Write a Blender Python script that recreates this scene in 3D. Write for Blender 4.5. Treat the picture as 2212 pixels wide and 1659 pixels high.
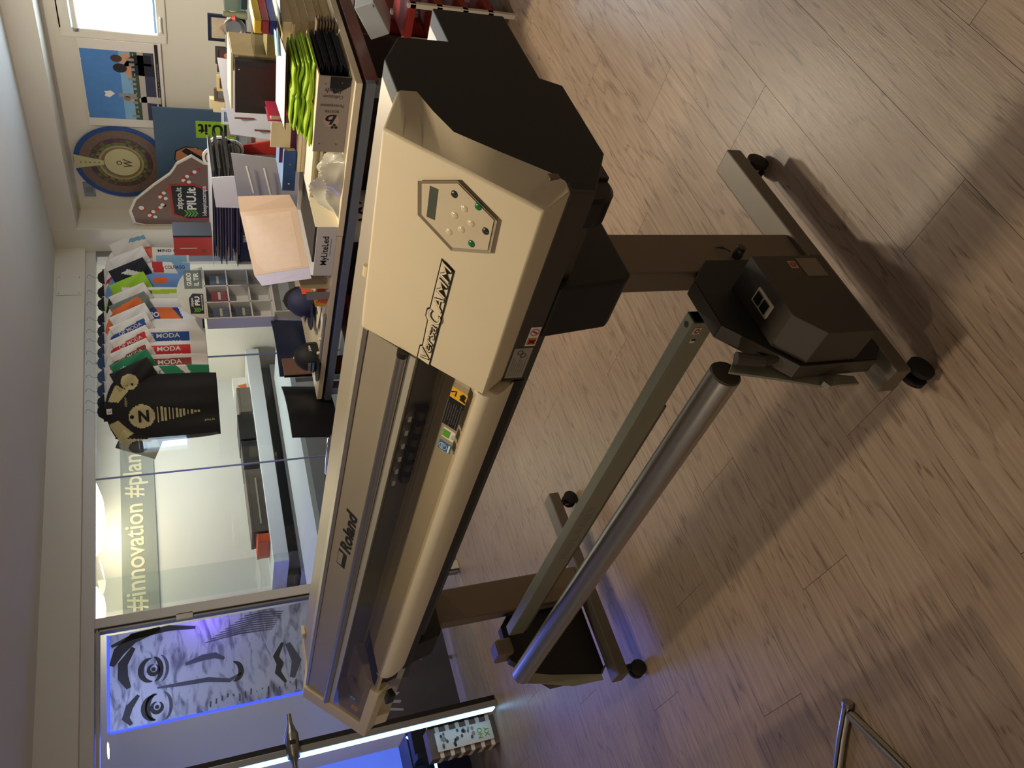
import bpy, bmesh, math, random
from math import sin, cos, pi, radians
from mathutils import Vector, Matrix
random.seed(7)
scene = bpy.context.scene
for o in list(bpy.data.objects): bpy.data.objects.remove(o)
COL = scene.collection

# ------------------------------------------------------------ camera (portrait shot stored sideways)
cam_d = bpy.data.cameras.new('camera'); cam = bpy.data.objects.new('camera', cam_d); COL.objects.link(cam)
cam_d.sensor_fit = 'HORIZONTAL'; cam_d.sensor_width = 36.0; cam_d.lens = 27.892; cam_d.clip_start = .02; cam_d.clip_end = 60
RIGHT = Vector((.779834, -.621927, -.071172)); DOWN = Vector((-.288822, -.256601, -.922354)); FWD = Vector((.555375, .739839, -.379733))
cam.matrix_world = Matrix(((DOWN.x, RIGHT.x, -FWD.x, 0), (DOWN.y, RIGHT.y, -FWD.y, 0), (DOWN.z, RIGHT.z, -FWD.z, 1.5), (0, 0, 0, 1)))
scene.camera = cam

# ------------------------------------------------------------ world, lights, exposure
world = bpy.data.worlds.new('world'); scene.world = world; world.use_nodes = True
world.node_tree.nodes['Background'].inputs[0].default_value = (.80, .86, 1.0, 1); world.node_tree.nodes['Background'].inputs[1].default_value = .12
vs = scene.view_settings; vs.view_transform = 'Standard'; vs.look = 'None'; vs.gamma = 1.0; vs.use_curve_mapping = False; vs.exposure = 0.0
def light(name, kind, loc, power, color, size=.3, target=None, spread=None, sizey=None):
    d = bpy.data.lights.new(name, kind); d.energy = power; d.color = color
    if kind == 'AREA':
        d.shape = 'RECTANGLE' if sizey else 'DISK'; d.size = size
        if sizey: d.size_y = sizey
        if spread: d.spread = spread
    else: d.shadow_soft_size = size
    o = bpy.data.objects.new(name, d); COL.objects.link(o); o.location = loc
    if target is not None:
        o.rotation_euler = (Vector(target) - Vector(loc)).to_track_quat('-Z', 'Y').to_euler()
    return o
WARM = (1.0, .83, .60)
light('ceiling_lamp_a', 'AREA', (2.15, 1.72, 2.27), 13, WARM, .12, (2.15, 1.72, 0))
light('ceiling_lamp_b', 'AREA', (.90, .95, 2.27), 10.5, WARM, .12, (.90, .95, 0))
light('ceiling_lamp_d', 'AREA', (-1.5, 2.3, 2.27), 15, WARM, .12, (-1.5, 2.3, 0))
light('ceiling_lamp_e', 'AREA', (3.55, 2.10, 2.27), 32, (1.0, .86, .66), .16, (3.9, 2.2, 0))
light('far_room_fill', 'AREA', (4.3, 5.6, 2.27), 20, (1.0, .97, .90), .4, (4.3, 5.6, 0))  # added fill that brightens the room behind the glass
light('led_glow', 'AREA', (1.75, 6.2, 1.5), 12, (.12, .14, 1.0), .8, (1.9, 4.6, .6))
light('door_fill', 'AREA', (1.75, 4.66, 2.02), 2.4, (.52, .60, 1.0), .6, (1.9, 5.15, 1.2), None, .03)  # added light inside the door top, brightens the face poster
light('poster_glow_fill', 'POINT', (2.19, 4.98, 1.50), 1.6, (.22, .10, 1.0), .05)  # added light standing in for the blue-purple reflection over the poster

# ------------------------------------------------------------ materials
def lin(c):
    c = c / 255.0
    return c / 12.92 if c <= .04045 else ((c + .055) / 1.055) ** 2.4
def rgb(r, g, b): return (lin(r), lin(g), lin(b), 1)
MATS = {}
def mat(name, col, rough=.55, metal=0., spec=.5, noise=0., nscale=40., bump=0., bscale=200., emit=0., coat=0.):
    if name in MATS: return MATS[name]
    m = bpy.data.materials.new(name); m.use_nodes = True; nt = m.node_tree; b = nt.nodes['Principled BSDF']
    c = rgb(*col)
    b.inputs['Base Color'].default_value = c; b.inputs['Roughness'].default_value = rough; b.inputs['Metallic'].default_value = metal
    b.inputs['Specular IOR Level'].default_value = spec; b.inputs['Coat Weight'].default_value = coat
    if emit:
        b.inputs['Emission Color'].default_value = c; b.inputs['Emission Strength'].default_value = emit
    tc = nt.nodes.new('ShaderNodeTexCoord')
    n = nt.nodes.new('ShaderNodeTexNoise'); n.inputs['Scale'].default_value = nscale; n.inputs['Detail'].default_value = 4
    nt.links.new(tc.outputs['Object'], n.inputs['Vector'])
    mx = nt.nodes.new('ShaderNodeMix'); mx.data_type = 'RGBA'; mx.blend_type = 'MULTIPLY'
    mr = nt.nodes.new('ShaderNodeMapRange'); mr.inputs['To Min'].default_value = 1 - noise - .02; mr.inputs['To Max'].default_value = 1 + noise * .3
    nt.links.new(n.outputs['Fac'], mr.inputs['Value'])
    mx.inputs[0].default_value = 1; mx.inputs[6].default_value = c; nt.links.new(mr.outputs[0], mx.inputs[7]); nt.links.new(mx.outputs[2], b.inputs['Base Color'])
    if bump:
        n2 = nt.nodes.new('ShaderNodeTexNoise'); n2.inputs['Scale'].default_value = bscale; nt.links.new(tc.outputs['Object'], n2.inputs['Vector'])
        bp = nt.nodes.new('ShaderNodeBump'); bp.inputs['Strength'].default_value = bump; bp.inputs['Distance'].default_value = .002
        nt.links.new(n2.outputs['Fac'], bp.inputs['Height']); nt.links.new(bp.outputs[0], b.inputs['Normal'])
    MATS[name] = m; return m
def glass(name, tint=(247, 251, 250), ior=1.45, rough=0.0):
    if name in MATS: return MATS[name]
    m = bpy.data.materials.new(name); m.use_nodes = True; nt = m.node_tree; nt.nodes.clear(); N = nt.nodes.new; L = nt.links.new
    out = N('ShaderNodeOutputMaterial'); mx = N('ShaderNodeMixShader'); tr = N('ShaderNodeBsdfTransparent'); gl = N('ShaderNodeBsdfGlossy'); lw = N('ShaderNodeLayerWeight'); pw = N('ShaderNodeMath'); ma = N('ShaderNodeMath')
    lw.inputs[0].default_value = .5; pw.operation = 'POWER'; pw.inputs[1].default_value = 5.0; ma.operation = 'MULTIPLY_ADD'; f0 = ((ior - 1) / (ior + 1)) ** 2; ma.inputs[1].default_value = .9; ma.inputs[2].default_value = f0
    L(lw.outputs['Facing'], pw.inputs[0]); L(pw.outputs[0], ma.inputs[0])
    tr.inputs[0].default_value = rgb(*tint); gl.inputs['Roughness'].default_value = rough
    L(ma.outputs[0], mx.inputs[0]); L(tr.outputs[0], mx.inputs[1]); L(gl.outputs[0], mx.inputs[2]); L(mx.outputs[0], out.inputs[0])
    MATS[name] = m; return m

# ------------------------------------------------------------ mesh builder
class MB:
    def __init__(s): s.v = []; s.f = []
    def face(s, pts):
        n = len(s.v); s.v += [tuple(p) for p in pts]; s.f.append(tuple(range(n, n + len(pts)))); return s
    def box(s, x0, x1, y0, y1, z0, z1):
        n = len(s.v)
        s.v += [(x0, y0, z0), (x1, y0, z0), (x1, y1, z0), (x0, y1, z0), (x0, y0, z1), (x1, y0, z1), (x1, y1, z1), (x0, y1, z1)]
        s.f += [tuple(n + i for i in q) for q in ((0, 3, 2, 1), (4, 5, 6, 7), (0, 1, 5, 4), (1, 2, 6, 5), (2, 3, 7, 6), (3, 0, 4, 7))]; return s
    def prism(s, poly, axis, a, b):
        # poly: list of 2d points; axis 'y': (x,z); 'x': (y,z); 'z': (x,y)
        def P(p, t): return {'y': (p[0], t, p[1]), 'x': (t, p[0], p[1]), 'z': (p[0], p[1], t)}[axis]
        n = len(s.v); k = len(poly)
        s.v += [P(p, a) for p in poly] + [P(p, b) for p in poly]
        s.f.append(tuple(n + i for i in range(k))); s.f.append(tuple(n + k + i for i in reversed(range(k))))
        for i in range(k): j = (i + 1) % k; s.f.append((n + j, n + i, n + k + i, n + k + j))
        return s
    def loft(s, rings, cap=True, closed=True):
        n = len(s.v); k = len(rings[0])
        for r in rings: s.v += [tuple(p) for p in r]
        for a in range(len(rings) - 1):
            for i in range(k if closed else k - 1):
                j = (i + 1) % k; s.f.append((n + a * k + i, n + a * k + j, n + (a + 1) * k + j, n + (a + 1) * k + i))
        if cap:
            s.f.append(tuple(n + i for i in reversed(range(k)))); m = n + (len(rings) - 1) * k; s.f.append(tuple(m + i for i in range(k)))
        return s
    def tube(s, path, r, n=10, cap=True):
        path = [Vector(p) for p in path]; rings = []
        rr = r if isinstance(r, (list, tuple)) else [r] * len(path)
        up = None
        for i, p in enumerate(path):
            d = (path[min(i + 1, len(path) - 1)] - path[max(i - 1, 0)]).normalized()
            if up is None: up = Vector((0, 0, 1)) if abs(d.z) < .9 else Vector((1, 0, 0))
            a = d.cross(up)
            if a.length < 1e-5: a = d.orthogonal()
            a.normalize(); b = d.cross(a).normalized(); up = -b if False else up
            rings.append([p + a * (rr[i] * cos(2 * pi * k / n)) + b * (rr[i] * sin(2 * pi * k / n)) for k in range(n)])
        return s.loft(rings, cap)
    def cyl(s, p0, p1, r, n=20, r1=None): return s.tube([p0, p1], [r, r if r1 is None else r1], n)
    def lathe(s, prof, c=(0, 0, 0), axis='z', n=24):
        rings = []
        for r, t in prof:
            ring = []
            for k in range(n):
                a = 2 * pi * k / n; u, w = r * cos(a), r * sin(a)
                ring.append({'z': (c[0] + u, c[1] + w, c[2] + t), 'y': (c[0] + w, c[1] + t, c[2] + u), 'x': (c[0] + t, c[1] + u, c[2] + w)}[axis])
            rings.append(ring)
        return s.loft(rings, True)
    def slab(s, p0, p1, a, b, th, nrm):
        # plate whose 2 long edges are p0->p1 (x,z) extruded y a..b with thickness th along -nrm
        q = [(p0[0], p0[1]), (p1[0], p1[1]), (p1[0] - nrm[0] * th, p1[1] - nrm[1] * th), (p0[0] - nrm[0] * th, p0[1] - nrm[1] * th)]
        return s.prism(q, 'y', a, b)
    def quadslab(s, pts, th):
        p = [Vector(q) for q in pts]; nn = (p[1] - p[0]).cross(p[2] - p[0]).normalized() * th
        n = len(s.v); k = len(p); s.v += [tuple(q) for q in p] + [tuple(q - nn) for q in p]
        s.f.append(tuple(n + i for i in range(k))); s.f.append(tuple(n + k + i for i in reversed(range(k))))
        for i in range(k): j = (i + 1) % k; s.f.append((n + j, n + i, n + k + i, n + k + j))
        return s
    def mesh(s, name, org=(0, 0, 0)):
        me = bpy.data.meshes.new(name); o = org
        me.from_pydata([(v[0] - o[0], v[1] - o[1], v[2] - o[2]) for v in s.v], [], s.f); me.update()
        bm = bmesh.new(); bm.from_mesh(me); bmesh.ops.remove_doubles(bm, verts=bm.verts, dist=1e-6); bmesh.ops.recalc_face_normals(bm, faces=bm.faces); bm.to_mesh(me); bm.free()
        return me
    def build(s, name, m, parent=None, bevel=0., smooth=False, org=None, seg=2):
        o_ = org if org is not None else (ORG.get(parent.name, (0, 0, 0)) if parent else (0, 0, 0))
        me = s.mesh(name, o_); me.materials.append(m)
        ob = bpy.data.objects.new(name, me); COL.objects.link(ob)
        if parent: ob.parent = parent; ORG[ob.name] = o_
        if smooth:
            for p in me.polygons: p.use_smooth = True
            try: me.set_sharp_from_angle(angle=radians(40))
            except Exception: pass
        if bevel:
            md = ob.modifiers.new('bevel', 'BEVEL'); md.width = bevel; md.segments = seg; md.limit_method = 'ANGLE'; md.angle_limit = radians(35)
        return ob
ORG = {}
def tag(o, label=None, cat=None, group=None, kind=None):
    if label: o['label'] = label
    if cat: o['category'] = cat
    if group: o['group'] = group
    if kind: o['kind'] = kind
    return o
def thing(name, label, cat, org=(0, 0, 0), rz=0., group=None, loc=None):
    """Empty at the thing's base; geometry for its parts is given in the building frame whose origin offset is org."""
    o = bpy.data.objects.new(name, None); COL.objects.link(o); o.empty_display_size = .05
    o.location = loc if loc is not None else org; o.rotation_euler = (0, 0, rz); ORG[o.name] = tuple(org)
    return tag(o, label, cat, group)
def single(mb, name, m, label, cat, org=(0, 0, 0), group=None, bevel=0., smooth=False, rz=0., loc=None):
    ob = mb.build(name, m, None, bevel, smooth, org=org); ob.location = loc if loc is not None else org; ob.rotation_euler = (0, 0, rz)
    return tag(ob, label, cat, group)
def struct(mb, name, m, bevel=0., parent=None, smooth=False):
    o = mb.build(name, m, parent, bevel, smooth)
    if parent is None: o['kind'] = 'structure'
    return o
def text_mesh(s, shear=0., bold=0.):
    c = bpy.data.curves.new('t', 'FONT'); c.body = s; c.shear = shear; c.offset = bold; c.resolution_u = 3; c.align_x = 'CENTER'; c.align_y = 'CENTER'
    o = bpy.data.objects.new('t', c); COL.objects.link(o); dg = bpy.context.evaluated_depsgraph_get(); dg.update()
    me = bpy.data.meshes.new_from_object(o.evaluated_get(dg)); bpy.data.objects.remove(o); bpy.data.curves.remove(c); return me
def write(s, parent, center, right, up, w, h, m, name='lettering', shear=0., bold=0., off=.0012):
    """flat lettering w x h metres on a surface, in the parent's building frame"""
    me = text_mesh(s, shear, bold); me.name = name
    xs = [v.co.x for v in me.vertices]; ys = [v.co.y for v in me.vertices]
    cx, cy = (max(xs) + min(xs)) / 2, (max(ys) + min(ys)) / 2; sx, sy = w / max(1e-6, max(xs) - min(xs)), h / max(1e-6, max(ys) - min(ys))
    R, U = Vector(right).normalized(), Vector(up).normalized(); N = R.cross(U); og = Vector(ORG.get(parent.name, (0, 0, 0))) if parent else Vector((0, 0, 0))
    for v in me.vertices:
        v.co = Vector(center) - og + R * ((v.co.x - cx) * sx) + U * ((v.co.y - cy) * sy) + N * off
    me.materials.clear(); me.materials.append(m); ob = bpy.data.objects.new(name, me); COL.objects.link(ob)
    if parent: ob.parent = parent; ORG[ob.name] = tuple(og)
    return ob
def decal(parent, center, right, up, w, h, m, name='sticker', off=.0008, th=.0006):
    R, U = Vector(right).normalized(), Vector(up).normalized(); N = R.cross(U); c = Vector(center) + N * off
    return MB().quadslab([c - R * w / 2 - U * h / 2, c + R * w / 2 - U * h / 2, c + R * w / 2 + U * h / 2, c - R * w / 2 + U * h / 2], th).build(name, m, parent)
def disc(parent, center, right, up, r, m, name='disc', off=.001, n=24, r0=0., th=.0006, ry=None):
    R, U = Vector(right).normalized(), Vector(up).normalized(); N = R.cross(U); c = Vector(center) + N * off; mb = MB(); ry = ry or r
    if r0:
        for k in range(n):
            a, b = 2 * pi * k / n, 2 * pi * (k + 1) / n
            mb.face([c + R * (r0 * cos(a)) + U * (r0 * sin(a)), c + R * (r * cos(a)) + U * (ry * sin(a)), c + R * (r * cos(b)) + U * (ry * sin(b)), c + R * (r0 * cos(b)) + U * (r0 * sin(b))])
    else:
        mb.quadslab([c + R * (r * cos(2 * pi * k / n)) + U * (ry * sin(2 * pi * k / n)) for k in range(n)], th)
    return mb.build(name, m, parent)
def poly3(parent, center, right, up, pts, m, name, off=.001, th=.0006):
    R, U = Vector(right).normalized(), Vector(up).normalized(); N = R.cross(U); c = Vector(center) + N * off
    return MB().quadslab([c + R * a + U * b for a, b in pts], th).build(name, m, parent)

# common materials
M_white = mat('white_paint', (226, 220, 206), .6, noise=.03, nscale=3)
M_ceil = mat('ceiling_plaster', (208, 206, 202), .85, noise=.03, nscale=4, bump=.1)
M_wall = mat('wall_plaster', (222, 216, 202), .8, noise=.03, nscale=3, bump=.15, bscale=300)
M_beige = mat('printer_beige_plastic', (222, 208, 178), .48, noise=.05, nscale=9, bump=.08, bscale=900)
M_beige2 = mat('printer_grey_cover', (176, 166, 146), .36, metal=.25, noise=.04, nscale=12)
M_black = mat('black_sheet_metal', (22, 21, 20), .55, noise=.05)
M_blackp = mat('black_plastic', (14, 14, 15), .4)
M_dkbrown = mat('dark_grey_metal', (66, 60, 51), .5, noise=.05)
M_stand = mat('stand_grey_paint', (120, 106, 88), .45, metal=.25, noise=.05, nscale=12)
M_standl = mat('stand_foot_paint', (112, 104, 92), .42, metal=.35, noise=.08, nscale=20)
M_alu = mat('brushed_aluminium', (186, 184, 178), .30, metal=1.0, noise=.05, nscale=60)
M_bar = mat('painted_bar_grey_green', (150, 150, 132), .40, metal=.35, noise=.06, nscale=20)
M_chrome = mat('chrome', (210, 210, 212), .12, metal=1.0)
M_silver = mat('silver_trim', (196, 190, 178), .28, metal=.9)
M_rubber = mat('black_rubber', (26, 24, 22), .7)
M_steel = mat('steel', (150, 148, 142), .3, metal=1.0)
K = mat('ink_black', (18, 18, 18), .6); W = mat('ink_white', (236, 232, 224), .6); RED = mat('ink_red', (186, 44, 38), .6)
GREENB = mat('button_green', (30, 110, 66), .25); WHT = mat('paper_white', (238, 234, 226), .7)
ORANGE = mat('ink_orange', (222, 110, 40), .6); YEL = mat('ink_yellow', (242, 186, 46), .6); BLUE = mat('ink_blue', (44, 116, 176), .6); LIME = mat('lime', (150, 196, 44), .6); GRN = mat('ink_green', (96, 170, 50), .6)
GREY = mat('label_grey', (164, 160, 148), .5, metal=.2)
PANE = glass('clear_glass')
# ============================================================ the room
def floor_material():
    m = bpy.data.materials.new('oak_plank'); m.use_nodes = True; nt = m.node_tree; b = nt.nodes['Principled BSDF']; N = nt.nodes.new; L = nt.links.new
    tc = N('ShaderNodeTexCoord'); oi = N('ShaderNodeObjectInfo'); mp = N('ShaderNodeMapping')
    comb = N('ShaderNodeCombineXYZ'); mul = N('ShaderNodeMath'); mul.operation = 'MULTIPLY'; mul.inputs[1].default_value = 37.0
    L(oi.outputs['Random'], mul.inputs[0]); L(mul.outputs[0], comb.inputs[0]); L(mul.outputs[0], comb.inputs[1]); L(comb.outputs[0], mp.inputs['Location']); L(tc.outputs['Object'], mp.inputs['Vector'])
    def noise(sc, scale, detail=4, rough=.55):
        q = N('ShaderNodeMapping'); q.inputs['Scale'].default_value = sc; L(mp.outputs[0], q.inputs['Vector'])
        n = N('ShaderNodeTexNoise'); n.inputs['Scale'].default_value = scale; n.inputs['Detail'].default_value = detail; n.inputs['Roughness'].default_value = rough; L(q.outputs[0], n.inputs['Vector']); return n
    big = noise((.55, 3.2, 1), 2.2, 2)
    # cathedral rings: sine of a stretched noise field
    s = N('ShaderNodeMath'); s.operation = 'MULTIPLY'; s.inputs[1].default_value = 62.; L(big.outputs['Fac'], s.inputs[0])
    sn = N('ShaderNodeMath'); sn.operation = 'SINE'; L(s.outputs[0], sn.inputs[0])
    pores = noise((2.2, 60, 1), 4.0, 3, .7); fine = noise((1.5, 30, 1), 3.0, 5)
    r1 = N('ShaderNodeMapRange'); r1.inputs['From Min'].default_value = .70; r1.inputs['From Max'].default_value = 1.0; L(sn.outputs[0], r1.inputs['Value'])
    r2 = N('ShaderNodeMapRange'); r2.inputs['From Min'].default_value = .46; r2.inputs['From Max'].default_value = .60; L(pores.outputs['Fac'], r2.inputs['Value'])
    mm = N('ShaderNodeMath'); mm.operation = 'MULTIPLY'; L(r1.outputs[0], mm.inputs[0]); L(r2.outputs[0], mm.inputs[1])
    ramp = N('ShaderNodeValToRGB'); ramp.color_ramp.elements[0].position = .3; ramp.color_ramp.elements[0].color = rgb(152, 131, 112); ramp.color_ramp.elements[1].position = .72; ramp.color_ramp.elements[1].color = rgb(180, 158, 136); L(fine.outputs['Fac'], ramp.inputs[0])
    mx = N('ShaderNodeMix'); mx.data_type = 'RGBA'; mx.inputs[7].default_value = rgb(108, 88, 74); L(ramp.outputs[0], mx.inputs[6])
    sc = N('ShaderNodeMath'); sc.operation = 'MULTIPLY'; sc.inputs[1].default_value = .9; L(mm.outputs[0], sc.inputs[0]); L(sc.outputs[0], mx.inputs[0])
    tone = N('ShaderNodeMapRange'); tone.inputs['To Min'].default_value = .94; tone.inputs['To Max'].default_value = 1.03; L(oi.outputs['Random'], tone.inputs['Value'])
    m2 = N('ShaderNodeMix'); m2.data_type = 'RGBA'; m2.blend_type = 'MULTIPLY'; m2.inputs[0].default_value = 1; L(mx.outputs[2], m2.inputs[6]); L(tone.outputs[0], m2.inputs[7]); L(m2.outputs[2], b.inputs['Base Color'])
    b.inputs['Roughness'].default_value = .34; b.inputs['Specular IOR Level'].default_value = .5
    bp = N('ShaderNodeBump'); bp.inputs['Strength'].default_value = .25; bp.inputs['Distance'].default_value = .0015; L(pores.outputs['Fac'], bp.inputs['Height']); L(bp.outputs[0], b.inputs['Normal'])
    return m
M_oak = floor_material(); M_gap = mat('floor_gap', (116, 98, 80), .8)
floor = struct(MB().box(-2.4, 5.4, -1.2, 8.2, -.06, -.006), 'floor', M_gap)
PL, PW = 1.30, .206
pm = MB().box(0, PL - .0012, 0, PW - .001, -.0055, 0).mesh('plank'); pm.materials.append(M_oak)
row = 0; y = .495 - 3 * PW
while y < 5.9:
    off = [.119, .55, .98, .33, .76][row % 5]; x = -2.4 + off - PL * .0
    xs = [x + PL * k for k in range(-1, 7)]
    for x0 in xs:
        if x0 + PL < -1.0 and y < 3: continue
        if x0 > 5.3 or x0 + PL < -2.2: continue
        o = bpy.data.objects.new('plank', pm); COL.objects.link(o); o.location = (x0, y, 0); o.parent = floor
    y += PW; row += 1
WX, BX, PY = 5.08, 4.86, 4.50          # right wall, beam/pillar face, glass partition plane
struct(MB().box(-2.4, 5.4, -1.2, 8.2, 2.29, 2.36), 'ceiling', M_ceil)
wr = MB(); wr.box(WX, 5.25, -1.2, 1.55, 0, 2.29).box(WX, 5.25, 2.87, 4.3, 0, 2.29).box(WX, 5.25, 1.55, 2.87, 0, 1.50).box(WX, 5.25, 1.55, 2.87, 1.985, 2.29)
struct(wr, 'wall_right', M_wall)
struct(MB().box(BX, WX + .02, -1.2, 4.265, 2.13, 2.295), 'trim_1', M_wall, .004)
struct(MB().box(BX, 5.25, 4.262, 4.62, 0, 2.292), 'trim_2', M_wall, .006)
hdr = struct(MB().box(-2.4, BX + .01, 4.44, 4.56, 2.10, 2.295), 'trim_3', M_wall, .004)
pl = MB().box(4.385, 4.57, 4.434, 4.4405, 2.118, 2.272).build('cover_plate', M_wall, hdr, .002)
for x in (4.40, 4.555):
    for z in (2.133, 2.257): MB().lathe([(.004, 0), (.004, -.002)], (x, 4.434, z), 'y', 8).build('screw', M_steel, pl)
struct(MB().box(-2.5, -2.4, -1.2, 8.2, 0, 2.3), 'wall_left', M_wall)
struct(MB().box(-2.4, 5.4, -1.3, -1.2, 0, 2.3), 'wall_front', M_wall)
struct(MB().box(5.25, 5.4, 4.55, 8.2, 0, 2.3), 'wall_right_far', M_wall)

# window with glowing roller blind
win = struct(MB().box(WX - .012, WX + .03, 1.50, 1.56, 1.455, 2.04).box(WX - .012, WX + .03, 2.87, 2.925, 1.455, 2.04).box(WX - .012, WX + .03, 1.56, 2.87, 1.455, 1.505).box(WX - .012, WX + .03, 1.56, 2.87, 1.98, 2.04), 'window_1', M_white, .004)
M_blind = mat('backlit_blind', (214, 236, 255), .8, emit=11.0)
MB().box(WX + .012, WX + .016, 1.60, 2.835, 1.53, 1.955).build('blind', M_blind, win)
MB().box(WX + .03, WX + .04, 1.56, 2.87, 1.505, 1.98).build('pane', mat('window_pane_bright', (190, 222, 255), .3, emit=1.4), win)
MB().cyl((WX - .004, 1.58, 1.955), (WX - .004, 2.865, 1.955), .017, 12).build('blind_roller', M_white, win, smooth=True)
MB().cyl((WX - .004, 2.866, 1.955), (WX - .004, 2.885, 1.955), .019, 12).build('roller_cap', M_silver, win, smooth=True)
MB().box(WX - .006, WX + .006, 1.6, 2.86, 1.508, 1.522).build('blind_bar', mat('pale_blue_bar', (176, 204, 238), .3), win, .003)
MB().box(WX - .030, WX - .010, 2.745, 2.845, 1.478, 1.490).build('handle', M_white, win, .004)
MB().box(WX - .030, WX + .0, 2.835, 2.848, 1.476, 1.492).build('handle_stem', M_white, win, .003)

# glass partition
M_frame = mat('partition_frame_white', (206, 203, 198), .4, noise=.02); M_frameg = mat('partition_frame_grey', (150, 150, 148), .35, metal=.6); M_gask = mat('gasket', (10, 10, 12), .5)
gp = struct(MB().box(1.10, BX, PY - .03, PY + .03, 2.035, 2.10), 'window_2', M_frame, .003)
MB().box(1.955, 2.012, PY - .03, PY + .03, 0, 2.035).build('mullion', M_frame, gp, .003)
MB().box(4.80, BX, PY - .03, PY + .03, 0, 2.035).build('side_post', M_frameg, gp, .003)
for a, b2 in ((2.014, 2.902), (2.908, 3.812), (3.818, 4.80)):
    MB().box(a, b2, PY - .005, PY + .005, .02, 2.034).build('pane', PANE, gp)
M_seal = mat('glass_joint_seal', (150, 160, 170), .4)
for x in (2.905, 3.815): MB().box(x - .003, x + .003, PY - .006, PY + .006, .02, 2.034).build('joint', M_seal, gp)
MB().box(2.012, 4.80, PY - .012, PY + .012, 0, .02).build('floor_channel', M_frameg, gp)
door = struct(MB().box(1.165, 1.935, PY - .006, PY + .006, .012, 2.015), 'door_1', PANE)
MB().box(1.935, 1.953, PY - .02, PY + .02, .008, 2.02).build('door_edge', M_frameg, door, .002)
MB().box(1.948, 1.956, PY - .022, PY - .018, .008, 2.02).build('gasket', M_gask, door)
MB().box(1.165, 1.953, PY - .02, PY + .02, 2.012, 2.03).build('door_top_rail', M_frameg, door, .002)
for z in (.62, 1.55): MB().box(1.925, 1.965, PY - .03, PY - .02, z, z + .09).build('hinge', M_alu, door, .003)
jamb = struct(MB().box(1.098, 1.132, PY - .035, PY + .035, 0, 2.10), 'trim_4', M_frameg, .003)
MB().box(1.133, 1.164, PY - .012, PY + .012, 0, 2.03).build('gasket', M_gask, jamb)
M_led = mat('led_strip', (150, 205, 255), .5, emit=3.2)
MB().box(1.088, 1.097, PY - .03, PY + .03, .02, 2.05).build('light_strip', M_led, jamb)
# lock with two levers astride the door gap
lk = thing('door_handle', 'brushed metal lever lock bridging the gap of the glass door', 'handle', (1.148, PY - .03, 1.12))
MB().lathe([(.0, -.075), (.030, -.072), (.036, -.05), (.036, -.008), (.036, .008), (.036, .045), (.030, .062), (.0, .064)], (1.148, PY - .045, 1.125), 'x', 24).build('lock_body', M_steel, lk, smooth=True)
MB().lathe([(.028, .062), (.020, .088), (.014, .105), (.013, .150), (.0, .152)], (1.148, PY - .045, 1.125), 'x', 20).build('lever', M_steel, lk, smooth=True)
MB().lathe([(.024, -.07), (.015, -.095), (.014, -.20), (.0, -.202)], (1.148, PY - .045, 1.125), 'x', 20).build('lever', M_steel, lk, smooth=True)
MB().box(1.138, 1.158, PY - .084, PY - .05, 1.11, 1.14).build('slot', M_gask, lk)

# ---------------------------------------------------------------- room behind the glass
FY = 6.56
M_farwall = mat('far_wall_white', (226, 227, 224), .75, noise=.02, nscale=2)
wb = struct(MB().box(-2.4, 5.4, FY, FY + .1, 0, 2.3), 'wall_back', M_farwall)
bandm = mat('grey_band', (152, 158, 154), .6, noise=.03, nscale=4)
band = tag(MB().box(2.86, 5.2, FY - .013, FY - .001, 1.815, 2.085).build('slogan_band', bandm), 'grey strip with a cream hashtag slogan high on the back wall', 'sign')
write('#innovation #plan', band, (3.70, FY - .014, 1.965), (1, 0, 0), (0, 0, 1), 1.50, .20, mat('cream_letter', (222, 218, 190), .6), bold=.012)
M_bulb = mat('lamp_glow', (255, 236, 196), .5, emit=7.0)
for lx, ly, lr, lb in ((3.62, 6.15, .34, 'large glowing bowl lamp on the ceiling above the slogan'), (2.86, 6.2, .20, 'small glowing bowl lamp beside the mullion top')):
    t = thing('ceiling_lamp', lb, 'lamp', (lx, ly, 2.29), group='bowl lamps behind the glass')
    MB().lathe([(0, -.125), (lr * .45, -.112), (lr * .8, -.075), (lr, -.015), (lr, -.004)], (lx, ly, 2.29), 'z', 32).build('shade', M_bulb, t, smooth=True)
    MB().lathe([(lr + .012, -.02), (lr + .012, -.002), (.1, -.0015)], (lx, ly, 2.29), 'z', 32).build('rim', M_white, t)
M_bkt = mat('cabinet_white', (222, 227, 232), .45)
sh = thing('wall_cabinet', 'long white low shelf along the back wall behind the glass', 'shelf', (4.0, 6.3, 0))
MB().box(2.95, 5.2, 6.05, FY, .83, .95).build('shelf_board', M_bkt, sh, .003)
MB().box(2.95, 5.2, 6.30, FY, 0, .72).build('base', M_bkt, sh)
MB().box(2.95, 5.2, 6.34, FY, .72, .83).build('recess', mat('recess_dark', (40, 46, 46), .4), sh)
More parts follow.
